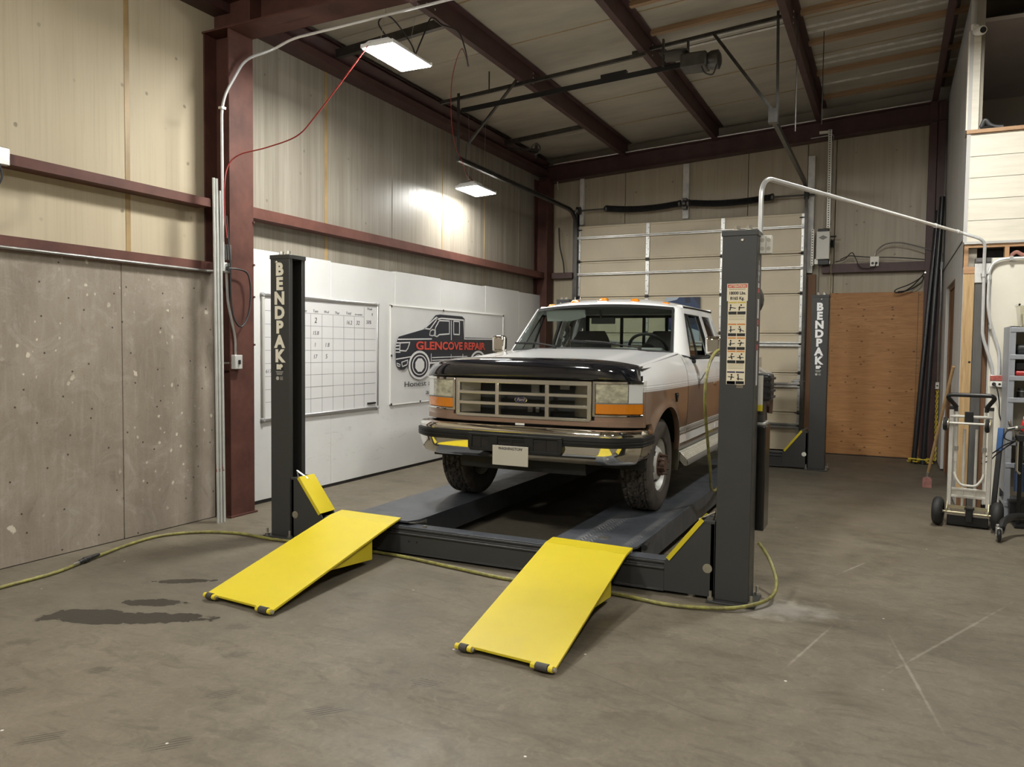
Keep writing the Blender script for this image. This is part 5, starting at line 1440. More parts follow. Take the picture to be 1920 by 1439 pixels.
for pts, w, cl in (([(9.016, 1.841), (9.325, 2.004), (9.356, 1.989), (9.154, 1.835)], .018, True), ([(9.315, 1.972), (9.46, 1.993), (10.089, 1.988), (10.116, 1.716)], .020, False),
                   ([(9.397, 1.959), (9.674, 1.963), (9.676, 1.781), (9.40, 1.765), (9.338, 1.737), (9.266, 1.752), (9.296, 1.859)], .018, True), ([(9.794, 1.965), (9.963, 1.964), (9.965, 1.776), (9.797, 1.778)], .018, True),
                   ([(9.728, 1.965), (9.732, 1.70)], .016, False), ([(10.123, 1.716), (11.19, 1.722)], .016, False), ([(8.39, 1.687), (9.196, 1.703)], .016, False), ([(8.434, 1.643), (8.659, 1.65), (8.614, 1.574), (8.569, 1.539), (8.426, 1.544)], .016, True),
                   ([(8.339, 1.524), (8.435, 1.524)], .014, False), ([(8.339, 1.564), (8.409, 1.564)], .016, False), ([(8.339, 1.603), (8.408, 1.608)], .018, False), ([(8.347, 1.642), (8.426, 1.643)], .016, False),
                   ([(8.348, 1.435), (8.68, 1.463)], .014, False), ([(8.472, 1.394), (8.615, 1.423), (8.598, 1.363), (8.49, 1.339)], .012, True), ([(8.366, 1.386), (8.436, 1.365), (8.428, 1.34), (8.375, 1.351)], .010, True),
                   ([(9.219, 1.449), (10.2, 1.46)], .012, False), ([(9.219, 1.411), (10.2, 1.425)], .012, False), ([(9.14, 1.375), (10.2, 1.395)], .022, False), ([(11.191, 1.681), (11.055, 1.68), (11.016, 1.631), (11.057, 1.582), (11.167, 1.533)], .014, False),
                   ([(9.215, 1.831), (9.296, 1.822), (9.297, 1.758), (9.216, 1.746), (9.145, 1.755), (9.165, 1.808)], .014, True), ([(9.19, 1.40), (9.19, 1.50)], .012, False), ([(9.73, 1.44), (9.73, 1.49)], .012, False), ([(10.07, 1.44), (10.07, 1.49)], .014, False)):
    q = bline(pts, w, 1, PWH, cl); lines.add(q.v, q.f)
obj('print_outline', lines, PWH, bn, smooth=0, kind='stuff')
def ring(cy, cz, ry, rz, n=28, a0=0, a1=2 * PI): return [(cy + ry * math.cos(lerp(a0, a1, k / n)), cz + rz * math.sin(lerp(a0, a1, k / n))) for k in range(n)]
for cy, cz in ((8.895, 1.352), (10.545, 1.352)):
    for lvl, (ry, rz), m in ((2, (.262, .192), PWH), (3, (.222, .162), NAVY), (4, (.185, .135), PWH), (5, (.165, .120), NAVY)): bpoly('print_wheel', ring(cy, cz, ry, rz), m, lvl)
    bpoly('print_wheel', ring(cy, cz, .118, .096, 8, .39, .39 + 2 * PI), PWH, 6)
for w_, y, wd in (('GLEN', 8.80, .66), ('COVE', 9.475, .57), ('REPAIR', 10.10, .65)):
    tx = text(w_, .150, (bx + .0066, y, 1.560), (0, 1, 0), (0, 0, 1), PRED, bn, bold=.004)
    ys_ = [v.co.y for v in tx.data.vertices]; lo, hi = min(ys_), max(ys_)
    for v in tx.data.vertices: v.co.y = lo + (v.co.y - lo) * wd / (hi - lo)
PTX = M('print_black', (.015, .015, .017), .5)
text('Honest a', .098, (bx + .001, 8.53, 1.075), (0, 1, 0), (0, 0, 1), PTX, bn, xs=1.85)
text('ar', .098, (bx + .001, 9.06, .955), (0, 1, 0), (0, 0, 1), PTX, bn, xs=1.7)

ps = thing('poster', 'blue and white poster fixed to the roll-up door behind the cab', 'poster', (-3.13, 13.03, 2.1))
BL1 = M('poster_blue', (.022, .050, .13), .3); BL2 = M('poster_navy', (.012, .018, .05), .3); BL3 = M('poster_pale', (.50, .58, .66), .3); PUR = M('poster_violet', (.08, .05, .24), .3)
obj('sheet', G().box(-3.43, -2.85, 13.022, 13.027, 1.72, 2.46), BL1, ps, smooth=0)
for k, (pts, m) in enumerate(((ring(-3.2, 2.12, .16, .20), PUR), ([(-3.43, 2.46), (-3.43, 2.38), (-3.24, 2.42), (-3.2, 2.46)], BL3), ([(-2.85, 2.46), (-2.85, 2.30), (-2.97, 2.46)], BL2), (ring(-3.36, 2.2, .05, .09), BL2), ([(-3.43, 1.72), (-3.43, 1.95), (-3.3, 1.9), (-3.1, 1.98), (-2.85, 1.9), (-2.85, 1.72)], BL3), ([(-3.1, 2.46), (-3.02, 2.46), (-3.0, 2.37), (-3.1, 2.36)], BL2), (ring(-2.98, 2.14, .09, .14), BL2))):
    obj('print_shape', G().prism(pts, 'y', 13.0215 - k * .0004, 13.022 - k * .0004), m, ps, smooth=0)

# conduits, boxes and cords around the left column
single('conduit', G().tube([(-5.555, YF + .1, 2.258), (-5.555, 5.20, 2.258), (-5.50, 5.25, 2.258), (-5.43, 5.27, 2.258)], .0125, 10), M('shaded_conduit', (.24, .235, .22), .4, .6, var=.25, scale=9), 'grey metal conduit running level along the lower left girt', 'conduit')  # metal darkened: the shade under the girt is put into its colour
cc = thing('conduit', 'bright conduit climbing the left column and bending along the front beam', 'conduit', (-5.40, 5.25, 2.4))
obj('pipe', G().tube(bend([(-5.42, 5.27, 2.26), (-5.40, 5.25, 2.6), (-5.40, 5.245, 3.76), (-5.37, 5.50, 4.20), (-5.24, 5.70, 4.32), (-5.0, 5.70, 4.39), (-3.2, 5.70, 4.45), (0, 5.70, 4.54)], .16, 8), .0125, 8), ZINC, cc)
obj('strap', G().box(-5.42, -5.375, 5.225, 5.27, 3.68, 3.70), GALV, cc)
for i, (y, zt) in enumerate(((5.165, 3.07), (5.200, 3.07), (5.238, 2.97))):
    lab = ('leaning pale metal pipe against the left column, nearest the camera of three', 'middle one of three pale metal pipes leaning by the left column', 'shortest pale metal pipe of three leaning on the left column')[i]
    pp = thing('pipe', lab, 'pipe', (-5.385, y, 0), 0, 'metal pipes leaning on the left column')
    obj('tube', G().tube([(-5.385, y - .005, 0), (-5.44, y + .02, zt)], .0125, 10), M('pale_pipe', (.60, .61, .58), .35, .5, var=.1, scale=8), pp)
    obj('paint_band', G().cyl((-5.394, y - .002, .46), (-5.396, y, .53), .0127, 10), M('pipe_red_band', (.36, .20, .17), .4), pp)
ds = thing('disconnect_switch', 'small grey switch box with a black lever on the left column edge', 'switch', (-5.44, 5.42, 1.43))
obj('enclosure', G().box(-5.455, -5.395, 5.385, 5.475, 1.375, 1.505), GREYM if 0 else M('switch_grey', (.42, .42, .40), .4), ds, bevel=.006)
obj('lever', G().box(-5.395, -5.380, 5.42, 5.44, 1.42, 1.46), BLACK, ds, bevel=.003)
obj('feed_conduit', G().tube(bend([(-5.43, 5.42, 1.50), (-5.43, 5.42, 1.66), (-5.43, 5.33, 1.98), (-5.43, 5.315, 2.27)], .08, 6), .011, 8), GALV, ds)
obj('side_conduit', G().tube([(-5.44, 5.39, 1.43), (-5.62, 5.38, 1.43)], .010, 8), GALV, ds)
so = thing('outlet_box', 'grey metal outlet box with a looped black cord on the left column', 'outlet', (-5.42, 5.31, 2.28))
obj('box', G().box(-5.455, -5.405, 5.275, 5.345, 2.245, 2.335), GALV, so, bevel=.004)
obj('upper_box', G().box(-5.455, -5.41, 5.29, 5.36, 2.36, 2.50), GREYP, so, bevel=.004)
obj('plug', G().box(-5.405, -5.385, 5.29, 5.32, 2.27, 2.30), BLACK, so)
obj('cord', G().tube(smooth_path([(-5.39, 5.31, 2.285), (-5.38, 5.42, 2.285), (-5.38, 5.53, 2.25), (-5.38, 5.565, 2.08), (-5.38, 5.53, 1.87), (-5.38, 5.44, 1.765), (-5.39, 5.36, 1.85), (-5.39, 5.33, 2.05), (-5.39, 5.325, 2.35), (-5.40, 5.29, 2.75)], 8), .008, 6), CORDB, so)
single('red_cable', G().tube(smooth_path([(-4.16, 5.74, 4.24), (-4.38, 5.66, 3.94), (-4.66, 5.62, 3.64), (-4.84, 5.58, 3.47), (-5.10, 5.48, 3.37), (-5.30, 5.36, 3.30), (-5.38, 5.30, 3.20), (-5.385, 5.26, 3.02), (-5.385, 5.26, 2.75), (-5.37, 5.27, 2.55)], 8), .006, 6), CORDR, 'thin red cord sagging from the nearer light to the left column', 'cable')
single('red_cable', G().tube(smooth_path([(-3.72, 6.7, 4.3), (-4.2, 7.4, 4.75), (-4.6, 7.9, 4.62), (-4.80, 8.25, 4.25), (-4.9, 8.55, 4.02), (-4.95, 8.76, 3.95), (-5.05, 9.1, 3.80), (-5.2, 9.5, 3.90), (-5.30, 9.7, 3.90)], 8), .0045, 6), CORDR, 'thin red cord dropping from the beams to the smaller light', 'cable')
jb = thing('junction_box', 'grey steel junction box on the upper left girt at the left edge', 'box', (-5.58, 3.36, 2.88))
obj('box', G().box(-5.60, -5.555, 3.24, 3.47, 2.825, 2.945), GALV, jb, bevel=.005)
obj('cable', G().tube(smooth_path([(-5.57, 3.40, 2.83), (-5.57, 3.42, 2.74), (-5.575, 3.36, 2.64), (-5.58, 3.25, 2.58)], 6), .008, 6), CORDB, jb)
single('cable', G().tube(smooth_path([(-5.36, 13.0, 3.72), (-5.34, 13.0, 3.4), (-5.27, 13.0, 3.1), (-5.25, 13.0, 2.92)], 6), .012, 6), CORDB, 'black cable hanging in the back left corner beside the door', 'cable')
single('cable', G().tube(smooth_path([(-5.40, 13.0, 4.55), (-5.39, 12.98, 4.48), (-5.38, 12.98, 4.38)], 6), .010, 6), FLASH, 'short white cable stub high in the back left corner', 'cable')
sv = thing('security_bracket', 'round grey cable reel fixed high on the left wall near the back corner', 'bracket', (-5.3, 10.9, 4.75))
obj('disc', G().tube([(-5.0 + .075 * math.cos(a), 11.15, 4.64 + .075 * math.sin(a)) for a in [2 * PI * k / 20 for k in range(21)]], .010, 6, False), DGALV, sv)
obj('arm', G().beam((-5.5, 11.15, 4.70), (-4.95, 11.15, 4.62), .03, .03), DGALV, sv)
obj('back_plate', G().box(-5.02, -4.98, 11.16, 11.18, 4.50, 4.74), DGALV, sv)

# ------------------------------------------------------------------ hoses
def m_hose():
    n = NT('yellow_green_hose')
    nz = n.noise(26, 3, .6)
    return n.set(col=n.mix(n.ramp(nz, .35, .65), (.27, .255, .06), (.15, .13, .05)), rough=.45)
HOSE = m_hose()
hp = [(-5.0, 1.9, .014), (-5.12, 2.6, .014), (-5.151, 3.1, .014), (-5.157, 3.464, .014), (-5.235, 3.72, .014), (-5.30, 3.95, .014), (-5.38, 4.22, .014), (-5.40, 4.55, .014), (-5.22, 4.80, .014), (-4.90, 4.915, .014), (-4.5, 4.90, .014), (-4.0, 4.935, .014), (-3.367, 4.955, .014), (-2.79, 4.87, .014), (-2.29, 4.80, .014), (-1.6, 4.83, .014), (-1.21, 4.78, .014), (-.90, 4.84, .020), (-.74, 4.93, .034), (-.635, 5.12, .05), (-.63, 5.32, .10), (-.70, 5.50, .19), (-.78, 5.56, .28)]
ho = thing('air_hose', 'yellow-green air hose snaking across the floor round the right front post', 'hose', (-3, 4.8, 0))
obj('hose', G().tube(smooth_path(hp, 8), .0125, 8), HOSE, ho, smooth=60)
obj('coupling', G().lathe([(.012, 0), (.017, .01), (.017, .05), (.022, .055), (.022, .10), (.016, .11), (.016, .20), (.012, .22)], (-5.222, 3.70, .022), (-.055, .17, 0), 12), BLACK, ho)
obj('fitting', G().cyl((-5.205, 3.645, .021), (-5.222, 3.70, .021), .011, 10), STEELZ, ho)
single('air_hose', G().tube(smooth_path([(-1.29, 7.30, 1.50), (-1.30, 7.10, 1.60), (-1.33, 6.86, 1.60), (-1.345, 6.62, 1.53), (-1.35, 6.46, 1.38), (-1.35, 6.42, 1.20), (-1.35, 6.48, 1.02), (-1.36, 6.64, .78), (-1.38, 6.85, .55), (-1.42, 7.1, .36), (-1.46, 7.5, .27), (-1.50, 8.0, .268)], 8), .013, 8), HOSE, 'yellow-green hose hanging over the mirror beside the pickup door', 'hose', smooth=60)

# ------------------------------------------------------------------ back wall fittings
op = thing('chain_hoist_opener', 'pale grey door opener box with a hanging chain right of the roll-up door', 'opener', (-.97, 12.95, 3.2))
obj('case', G().box(-1.075, -.885, 12.84, 12.98, 2.985, 3.405), M('opener_case', (.62, .60, .54), .35), op, bevel=.008)
obj('badge', G().prism([(-1.045, 3.31), (-.98, 3.345), (-.915, 3.31), (-.98, 3.275)], 'y', 12.834, 12.842), GREYM, op, bevel=.004)
obj('motor_base', G().box(-1.05, -.89, 12.88, 13.0, 2.90, 2.985), BLACK, op, bevel=.01)
obj('case_cap', G().box(-1.06, -.90, 12.88, 12.98, 3.405, 3.45), BLACK, op, bevel=.01)
obj('chain_wheel', G().lathe([(.03, 0), (.075, .01), (.055, .03), (.075, .05), (.03, .06)], (-.88, 12.93, 3.22), (1, 0, 0), 16).cyl((-.9, 12.93, 3.33), (-.80, 12.93, 3.33), .012), BLACK, op)
perf = M('perforated_angle', (.78, .76, .68), .4, .1)
def perf_bar(p, q, w, a, par, n):
    p, q, a = Vector(p), Vector(q), Vector(a)
    ob_ = obj('perforated_angle', G().hexa([p, p + a * w, p + a * w + Vector((0, .004, 0)), p + Vector((0, .004, 0))], [q, q + a * w, q + a * w + Vector((0, .004, 0)), q + Vector((0, .004, 0))]).hexa([p, p + Vector((0, .04, 0)), p + Vector((.004, .04, 0)), p + Vector((.004, 0, 0))], [q, q + Vector((0, .04, 0)), q + Vector((.004, .04, 0)), q + Vector((.004, 0, 0))]), perf, par)
    g = G()
    for k in range(n):
        c = p.lerp(q, (k + .5) / n) + a * w * .5
        g.lathe([(.009, 0), (.009, -.002)], c, (0, 1, 0), 8)
    obj('punched_holes', g, DARK, ob_, kind='stuff')
perf_bar((-.945, 12.90, 3.46), (-.955, 12.90, 4.93), .055, (1, 0, 0), op, 42)
perf_bar((-1.155, 12.90, 2.90), (-1.155, 12.90, 3.45), .04, (1, 0, 0), op, 14)
obj('perforated_angle', G().box(-1.08, -.94, 12.90, 12.94, 4.88, 4.92).box(-.98, -.88, 12.90, 12.93, 2.92, 2.96).box(-1.10, -1.05, 12.90, 12.93, 2.92, 3.0), perf, op)
LK = G().tube([(.010 * math.cos(a), 0, .017 * math.sin(a)) for a in [2 * PI * k / 8 for k in range(9)]], .0036, 5, False)
first = None
CH = M('chain_brass', (.42, .36, .22), .35, .8)
n_l = 74
for k in range(n_l):
    z = 3.16 - k * .0275
    x = -.862 + .012 * k / n_l
    if first is None:
        first = obj('chain_link', LK, CH, op, local=True); o = first
    else: o = copy_part(first, op)
    o.location = Vector((x, 12.90, z)) - ORG[op.name]; o.rotation_euler = (0, 0, PI / 2 * (k % 2) + .4)
obj('release_cord', G().cyl((-1.03, 12.9, 2.9), (-1.03, 12.9, 2.35), .004, 5), CORDB, op)
obj('conduit', G().tube(bend([(-1.2, 12.92, 4.83), (-.95, 12.92, 4.85), (-.88, 12.92, 4.86), (-.885, 12.92, 3.5)], .06, 5), .008, 6), GALV, op)
wo = thing('wall_outlet', 'cream outlet box with grey cables on the dark red back girt', 'outlet', (-.265, 12.98, 2.93))
obj('box', G().box(-.325, -.205, 12.95, 13.0, 2.865, 3.01), WHITEP, wo, bevel=.005)
obj('socket_face', G().lathe([(.02, 0), (.02, -.002)], (-.29, 12.95, 2.91), (0, 1, 0), 12).lathe([(.02, 0), (.02, -.002)], (-.24, 12.95, 2.91), (0, 1, 0), 12), BLACK, wo)
obj('arched_conduit', G().tube(smooth_path([(-.265, 12.97, 3.0), (-.23, 12.97, 3.10), (-.12, 12.97, 3.185), (.05, 12.97, 3.20), (.25, 12.97, 3.15), (.5, 12.93, 3.06), (.63, 12.9, 3.0)], 6), .011, 6), GALV, wo)
obj('cord', G().tube(smooth_path([(-.74, 12.96, 2.98), (-.62, 12.96, 3.03), (-.5, 12.96, 3.02), (-.32, 12.96, 3.0), (-.1, 12.96, 2.99), (.15, 12.96, 2.97), (.40, 12.96, 2.94)], 5), .007, 6), CORDB, wo)
obj('cord', G().tube(smooth_path([(-.8, 12.96, 2.95), (-.68, 12.95, 2.98), (-.58, 12.96, 3.08), (-.52, 12.96, 2.98), (-.45, 12.95, 2.85), (-.28, 12.94, 2.84), (-.24, 12.945, 2.91)], 5), .007, 6), CORDB, wo)
hc = thing('cable_loop', 'black cable coiled in loops hanging above the plywood by the right column', 'cable', (.3, 13.0, 2.6))
obj('loop', G().tube(smooth_path([(.40, 12.99, 2.74), (.33, 12.98, 2.66), (.20, 12.98, 2.58), (.05, 12.98, 2.52), (.02, 12.98, 2.48), (.12, 12.98, 2.47), (.25, 12.98, 2.56), (.38, 12.98, 2.70), (.36, 12.98, 2.60), (.20, 12.98, 2.50), (.06, 12.97, 2.48)], 6), .009, 6), CORDB, hc)
obj('hook', G().cyl((.41, 13.02, 2.74), (.41, 12.95, 2.75), .012), GALV, hc)
for (b0, t0, lab) in (((.335, 12.60, 0), (.545, 12.87, 3.62), 'long black pipe leaning in the back right corner, the left of two'), ((.450, 12.56, 0), (.590, 12.80, 3.80), 'long black pipe leaning in the back right corner, the right of two')):
    t = thing('black_pipe', lab, 'pipe', b0, 0, 'black pipes leaning in the corner')
    b0, t0 = Vector(b0), Vector(t0)
    obj('tube', G().tube([b0 + Vector((0, 0, .0)), t0], .036, 16), M('black_pipe_coat', (.012, .012, .014), .28), t)
    obj('end_collar', G().cyl(b0 + Vector((0, 0, .002)), b0.lerp(t0, .012), .039, 16), BLACK, t)
so2 = thing('wall_outlet', 'small white outlet box low on the plywood beside the doorway', 'outlet', (.60, 13.0, 1.12))
obj('box', G().box(.585, .632, 12.80, 12.84, 1.065, 1.165), WHITEP, so2, bevel=.004)
obj('socket_face', G().lathe([(.012, 0), (.012, -.002)], (.608, 12.80, 1.115), (0, 1, 0), 12), BLACK, so2)
obj('riser_conduit', G().tube(smooth_path([(.610, 12.82, 1.16), (.608, 12.82, 1.9), (.618, 12.82, 2.4), (.612, 12.82, 2.8), (.610, 12.85, 3.0)], 6), .012, 6), GALV, so2)
obj('conduit_head', G().cyl((.61, 12.83, 2.78), (.61, 12.83, 2.88), .022, 10), ZINC, so2)
ROPE = M('yellow_rope', (.62, .47, .05), .6, var=.3, scale=60, bump=.6, bscale=240)
rp = thing('yellow_rope', 'yellow rope hanging beside the siding and piled on the floor', 'rope', (.60, 12.75, 0))
for ph in (0, PI): obj('strand', G().tube([(.607 + .012 * math.cos(z * 42 + ph), 12.72 + .012 * math.sin(z * 42 + ph), z) for z in [.04 + i * .0125 for i in range(82)]], .008, 6), ROPE, rp)
r = random.Random(3)
for k in range(5):
    pts = [(.48 + r.uniform(-.22, .12), 12.62 + r.uniform(-.12, .12), .012 + .014 * (k + r.random())) for _ in range(7)]
    obj('coil', G().tube(smooth_path(pts, 7), .011, 6), ROPE, rp)
fs = thing('floor_scraper', 'long wooden-handled floor scraper with a reddish blade leaning on the siding', 'scraper', (.42, 10.45, 0))
obj('handle', G().tube([(.432, 10.44, .17), (.612, 9.77, 1.445)], .017, 10), M('handle_wood', (.42, .27, .13), .5, var=.2, scale=20, stretch=(3, 3, .3)), fs)
obj('ferrule', G().tube([(.417, 10.47, .06), (.435, 10.425, .19)], .016, 10), GALV, fs)
obj('blade', G().prism([(.375, .0), (.375, .10), (.395, .125), (.455, .125), (.475, .10), (.475, .0)], 'y', 10.425, 10.437), M('blade_red', (.30, .13, .11), .5, var=.4, scale=25), fs, bevel=.003)

# ------------------------------------------------------------------ right-hand work area
ro = thing('wall_outlet', 'red-fronted outlet with two conduits above it on the cream wall', 'outlet', (.955, 9.24, 1.32))
obj('box', G().box(.905, 1.008, 9.205, 9.26, 1.262, 1.375), GALV, ro, bevel=.004)
obj('cover_plate', G().box(.902, 1.011, 9.198, 9.205, 1.318, 1.372), M('plate_red', (.40, .10, .08), .35, var=.4, scale=40), ro, bevel=.003)
obj('cover_plate', G().box(.902, 1.011, 9.198, 9.205, 1.258, 1.312), WHITEP, ro, bevel=.003)
obj('plug', G().cyl((.935, 9.20, 1.285), (.935, 9.165, 1.285), .018, 10), BLACK, ro)
obj('cord', G().tube(smooth_path([(.935, 9.165, 1.285), (.96, 9.15, 1.24), (.985, 9.16, 1.1), (.99, 9.16, .98), (1.02, 9.16, .88), (1.03, 9.14, .78), (1.02, 9.0, .60)], 7), .006, 6), CORDB, ro)
obj('socket_face', G().lathe([(.012, 0), (.012, -.002)], (.985, 9.198, 1.285), (0, 1, 0), 10), BLACK, ro)
c2_ = thing('conduit_run', 'bright conduit bending down the cream wall from the right edge to the outlet', 'conduit', (.9, 9.22, 2))
obj('pipe', G().tube(bend([(2.6, 9.225, 2.537), (.862, 9.225, 2.537), (.858, 9.225, 2.0), (.972, 9.225, 1.62), (.980, 9.225, 1.50), (.980, 9.225, 1.36)], .16, 8), .0145, 10), ZINC, c2_)
for p, q in (((.860, 9.225, 2.33), (.860, 9.225, 2.38)), ((.90, 9.225, 1.84), (.888, 9.225, 1.88))): obj('coupling', G().cyl(p, q, .020, 10), ZINC, c2_)
obj('strap', G().box(1.03, 1.06, 9.20, 9.26, 2.515, 2.56), GALV, c2_)
cm = thing('security_camera', 'white security camera on top of the pale corner board', 'camera', (.67, 9.27, 4.85))
obj('mount', G().cyl((.655, 9.30, 4.84), (.655, 9.30, 4.90), .03, 12).cyl((.655, 9.30, 4.89), (.68, 9.24, 4.86), .018, 8), WHITEP, cm)
obj('body', G().lathe([(.02, -.09), (.042, -.07), (.046, .05), (.040, .07), (.030, .075)], (.70, 9.20, 4.80), (.3, -.9, -.25), 16), WHITEP, cm, smooth=40)
obj('camera_lens', G().lathe([(.030, 0), (.028, .004), (.0, .004)], Vector((.70, 9.20, 4.80)) + Vector((.3, -.9, -.25)).normalized() * .075, (.3, -.9, -.25), 14), BLACK, cm)
lg = thing('garden_tool', 'dark curved tool lying on the wooden ledge below the ceiling', 'tool', (.84, 9.38, 3.85))
obj('body', G().tube(smooth_path([(.755, 9.36, 3.885), (.785, 9.35, 3.95), (.83, 9.35, 3.90), (.88, 9.35, 3.875), (.945, 9.35, 3.868)], 6), .022, 10, True, None), M('tool_dark', (.05, .05, .052), .45), lg)
obj('grip', G().tube(smooth_path([(.745, 9.34, 3.868), (.80, 9.33, 3.872), (.86, 9.33, 3.866)], 5), .016, 8), BLACK, lg)

SHG = M('shelf_grey', (.33, .345, .375), .42, .2, var=.08, scale=6)
sf = thing('shelf_unit', 'grey steel shelf unit against the cream wall at the right edge', 'shelf', (1.5, 8.95, 0))
for x in (1.010, 1.93):
    for y in (8.75, 9.17):
        s = 1 if x < 1.5 else -1; q = 1 if y < 9 else -1
        obj('post', G().angle((x, y, 0), (x, y, 1.845), .045, .004, (s, 0, 0), (0, q, 0)), SHG, sf)
obj('side_panel', G().box(1.004, 1.010, 8.76, 9.20, .27, 1.85), SHG, sf)
obj('back_panel', G().box(1.01, 1.93, 9.175, 9.18, .27, 1.84), M('shelf_back', (.52, .47, .36), .5), sf)
SZ = [1.80, 1.545, 1.343, 1.137, .73, .515, .14]
for z in SZ: obj('shelf_board', G().box(1.012, 1.93, 8.752, 9.17, z, z + .035).box(1.012, 1.93, 8.745, 8.752, z - .005, z + .040), SHG, sf, bevel=.003)
def item(name, label, cat, loc): return thing(name, label, cat, loc)
t = item('clear_tub', 'clear plastic tub standing on top of the grey shelf unit', 'tub', (1.22, 8.98, 1.84))
TUB = glass('tub_plastic', (.88, .87, .80), .04, .15, .05)
obj('wall', G().rows([[(lerp(1.085, 1.115, 1 - k), 8.85, 1.842 + .22 * k), (lerp(1.40, 1.38, 1 - k), 8.85, 1.842 + .22 * k), (lerp(1.40, 1.38, 1 - k), 9.12, 1.842 + .22 * k), (lerp(1.085, 1.115, 1 - k), 9.12, 1.842 + .22 * k)] for k in (0, 1)], False, True), TUB, t)
obj('rim', G().box(1.078, 1.405, 8.84, 8.855, 2.05, 2.068).box(1.078, 1.092, 8.84, 9.13, 2.05, 2.068), M('tub_rim', (.70, .69, .62), .3), t)
obj('contents', G().box(1.12, 1.37, 8.87, 9.10, 1.842, 1.99), M('tub_contents', (.62, .58, .46), .6, var=.2, scale=14), t, bevel=.02)
t = item('flat_tool', 'small black flat tool on the front corner of the shelf top', 'tool', (1.06, 8.86, 1.84))
obj('bar', G().beam((1.02, 8.80, 1.848), (1.10, 8.95, 1.848), .03, .012), BLACK, t, bevel=.002)
t = item('tool_case', 'rounded black tool case on the upper shelf', 'case', (1.2, 8.9, 1.585))
obj('body', G().box(1.068, 1.36, 8.80, 9.05, 1.585, 1.68), M('case_black', (.03, .032, .034), .5), t, bevel=.03, seg=3)
obj('lid_seam', G().box(1.066, 1.362, 8.798, 9.052, 1.628, 1.633), BLACK, t)
obj('latch', G().box(1.13, 1.17, 8.79, 8.80, 1.61, 1.65), GREYM, t)
t = item('drill_case', 'black and red power tool set on the second shelf', 'tool', (1.2, 8.9, 1.383))
obj('body', G().box(1.062, 1.36, 8.80, 9.0, 1.43, 1.515), BLACK, t, bevel=.015)
obj('red_base', G().box(1.062, 1.36, 8.785, 9.0, 1.383, 1.43), M('tool_red', (.42, .03, .025), .35), t, bevel=.015)
t = item('sockets', 'short dark metal cylinder standing on the third shelf', 'can', (1.13, 8.88, 1.177))
obj('can', G().lathe([(.042, 0), (.042, .06), (.036, .065), (.036, .085), (.0, .085)], (1.135, 8.88, 1.177), (0, 0, 1), 20), DGALV, t)
obj('rim', G().lathe([(.044, .055), (.046, .06), (.044, .065)], (1.135, 8.88, 1.177), (0, 0, 1), 20, True), GALV, t)
t = item('parts_tray', 'black tray of small parts beside the metal can', 'tray', (1.35, 8.9, 1.177))
obj('tray', G().box(1.22, 1.55, 8.79, 9.0, 1.177, 1.20), BLACK, t, bevel=.006)
t = item('cloth_bundle', 'white cloth bundle on the lower shelf of the grey unit', 'cloth', (1.2, 8.9, .55))
obj('bundle', G().lathe([(.02, 0), (.08, .01), (.105, .05), (.085, .10), (.02, .12)], (1.24, 8.94, .5515), (0, 0, 1), 12), FLASH, t)
t = item('black_bin', 'black bin low at the foot of the shelf unit', 'bin', (1.4, 8.7, 0))
obj('bin', G().box(1.045, 1.80, 8.62, 8.735, .01, .20), BLACK, t, bevel=.01)
obj('lip', G().box(1.035, 1.81, 8.61, 8.74, .20, .215), BLACK, t)
t = item('blue_rag', 'dark blue rag hanging below the work tray', 'rag', (1.12, 8.68, .4))
obj('rag', G().grid(lambda i, j: (lerp(1.075, 1.25, i), 8.66 + .012 * math.sin(i * 14) + .02 * j, lerp(.30, .56, j)), 14, 6), M('rag_blue', (.05, .08, .16), .8), t)
t = item('work_tray', 'black tool tray with chrome clamp arm at the right edge', 'tray', (1.2, 8.55, .8))
obj('tray', G().box(1.055, 1.55, 8.38, 8.66, .80, .835).box(1.05, 1.555, 8.375, 8.385, .80, .86), BLACK, t, bevel=.004)
obj('pole', G().cyl((1.10, 8.52, .02), (1.10, 8.52, .80), .018, 10), BLACK, t)
obj('base_plate', G().box(1.06, 1.45, 8.40, 8.60, 0, .02), BLACK, t)
obj('clamp_arm', G().tube(bend([(.985, 8.40, .96), (1.02, 8.42, .90), (1.06, 8.43, .78), (1.06, 8.43, .52), (1.09, 8.44, .50)], .03, 4), .011, 8), CHR, t)
obj('clamp_head', G().beam((.97, 8.40, .90), (1.10, 8.42, .93), .04, .03).cyl((1.0, 8.40, .93), (.985, 8.40, .985), .012, 8).ball((1.05, 8.41, .915), .028), M('clamp_steel', (.35, .34, .31), .35, .9, var=.3, scale=40), t, bevel=.003)
obj('hose', G().tube(smooth_path([(1.06, 8.40, .92), (.98, 8.38, .90), (.95, 8.38, .83), (1.0, 8.38, .80), (1.04, 8.39, .80), (.96, 8.4, .76), (.87, 8.5, .66), (.80, 8.6, .60)], 6), .006, 6), CORDB, t)
obj('hose', G().tube(smooth_path([(1.04, 8.39, .80), (.97, 8.4, .74), (.90, 8.45, .66), (.86, 8.5, .60), (.80, 8.6, .55)], 6), .006, 6), CORDB, t)
t = item('red_bottle', 'red bottle with a pale cap standing on the black work tray', 'bottle', (1.125, 8.5, .835))
obj('body', G().lathe([(.032, 0), (.036, .01), (.036, .11), (.026, .14), (.020, .16), (.0, .16)], (1.125, 8.50, .835), (0, 0, 1), 18), M('bottle_red', (.50, .02, .02), .25), t)
obj('cap', G().cyl((1.125, 8.50, .995), (1.125, 8.50, 1.02), .018, 12), WHITEP, t)
t = item('battery_pack', 'small grey metal part beside the red bottle on the tray', 'part', (1.09, 8.44, .835))
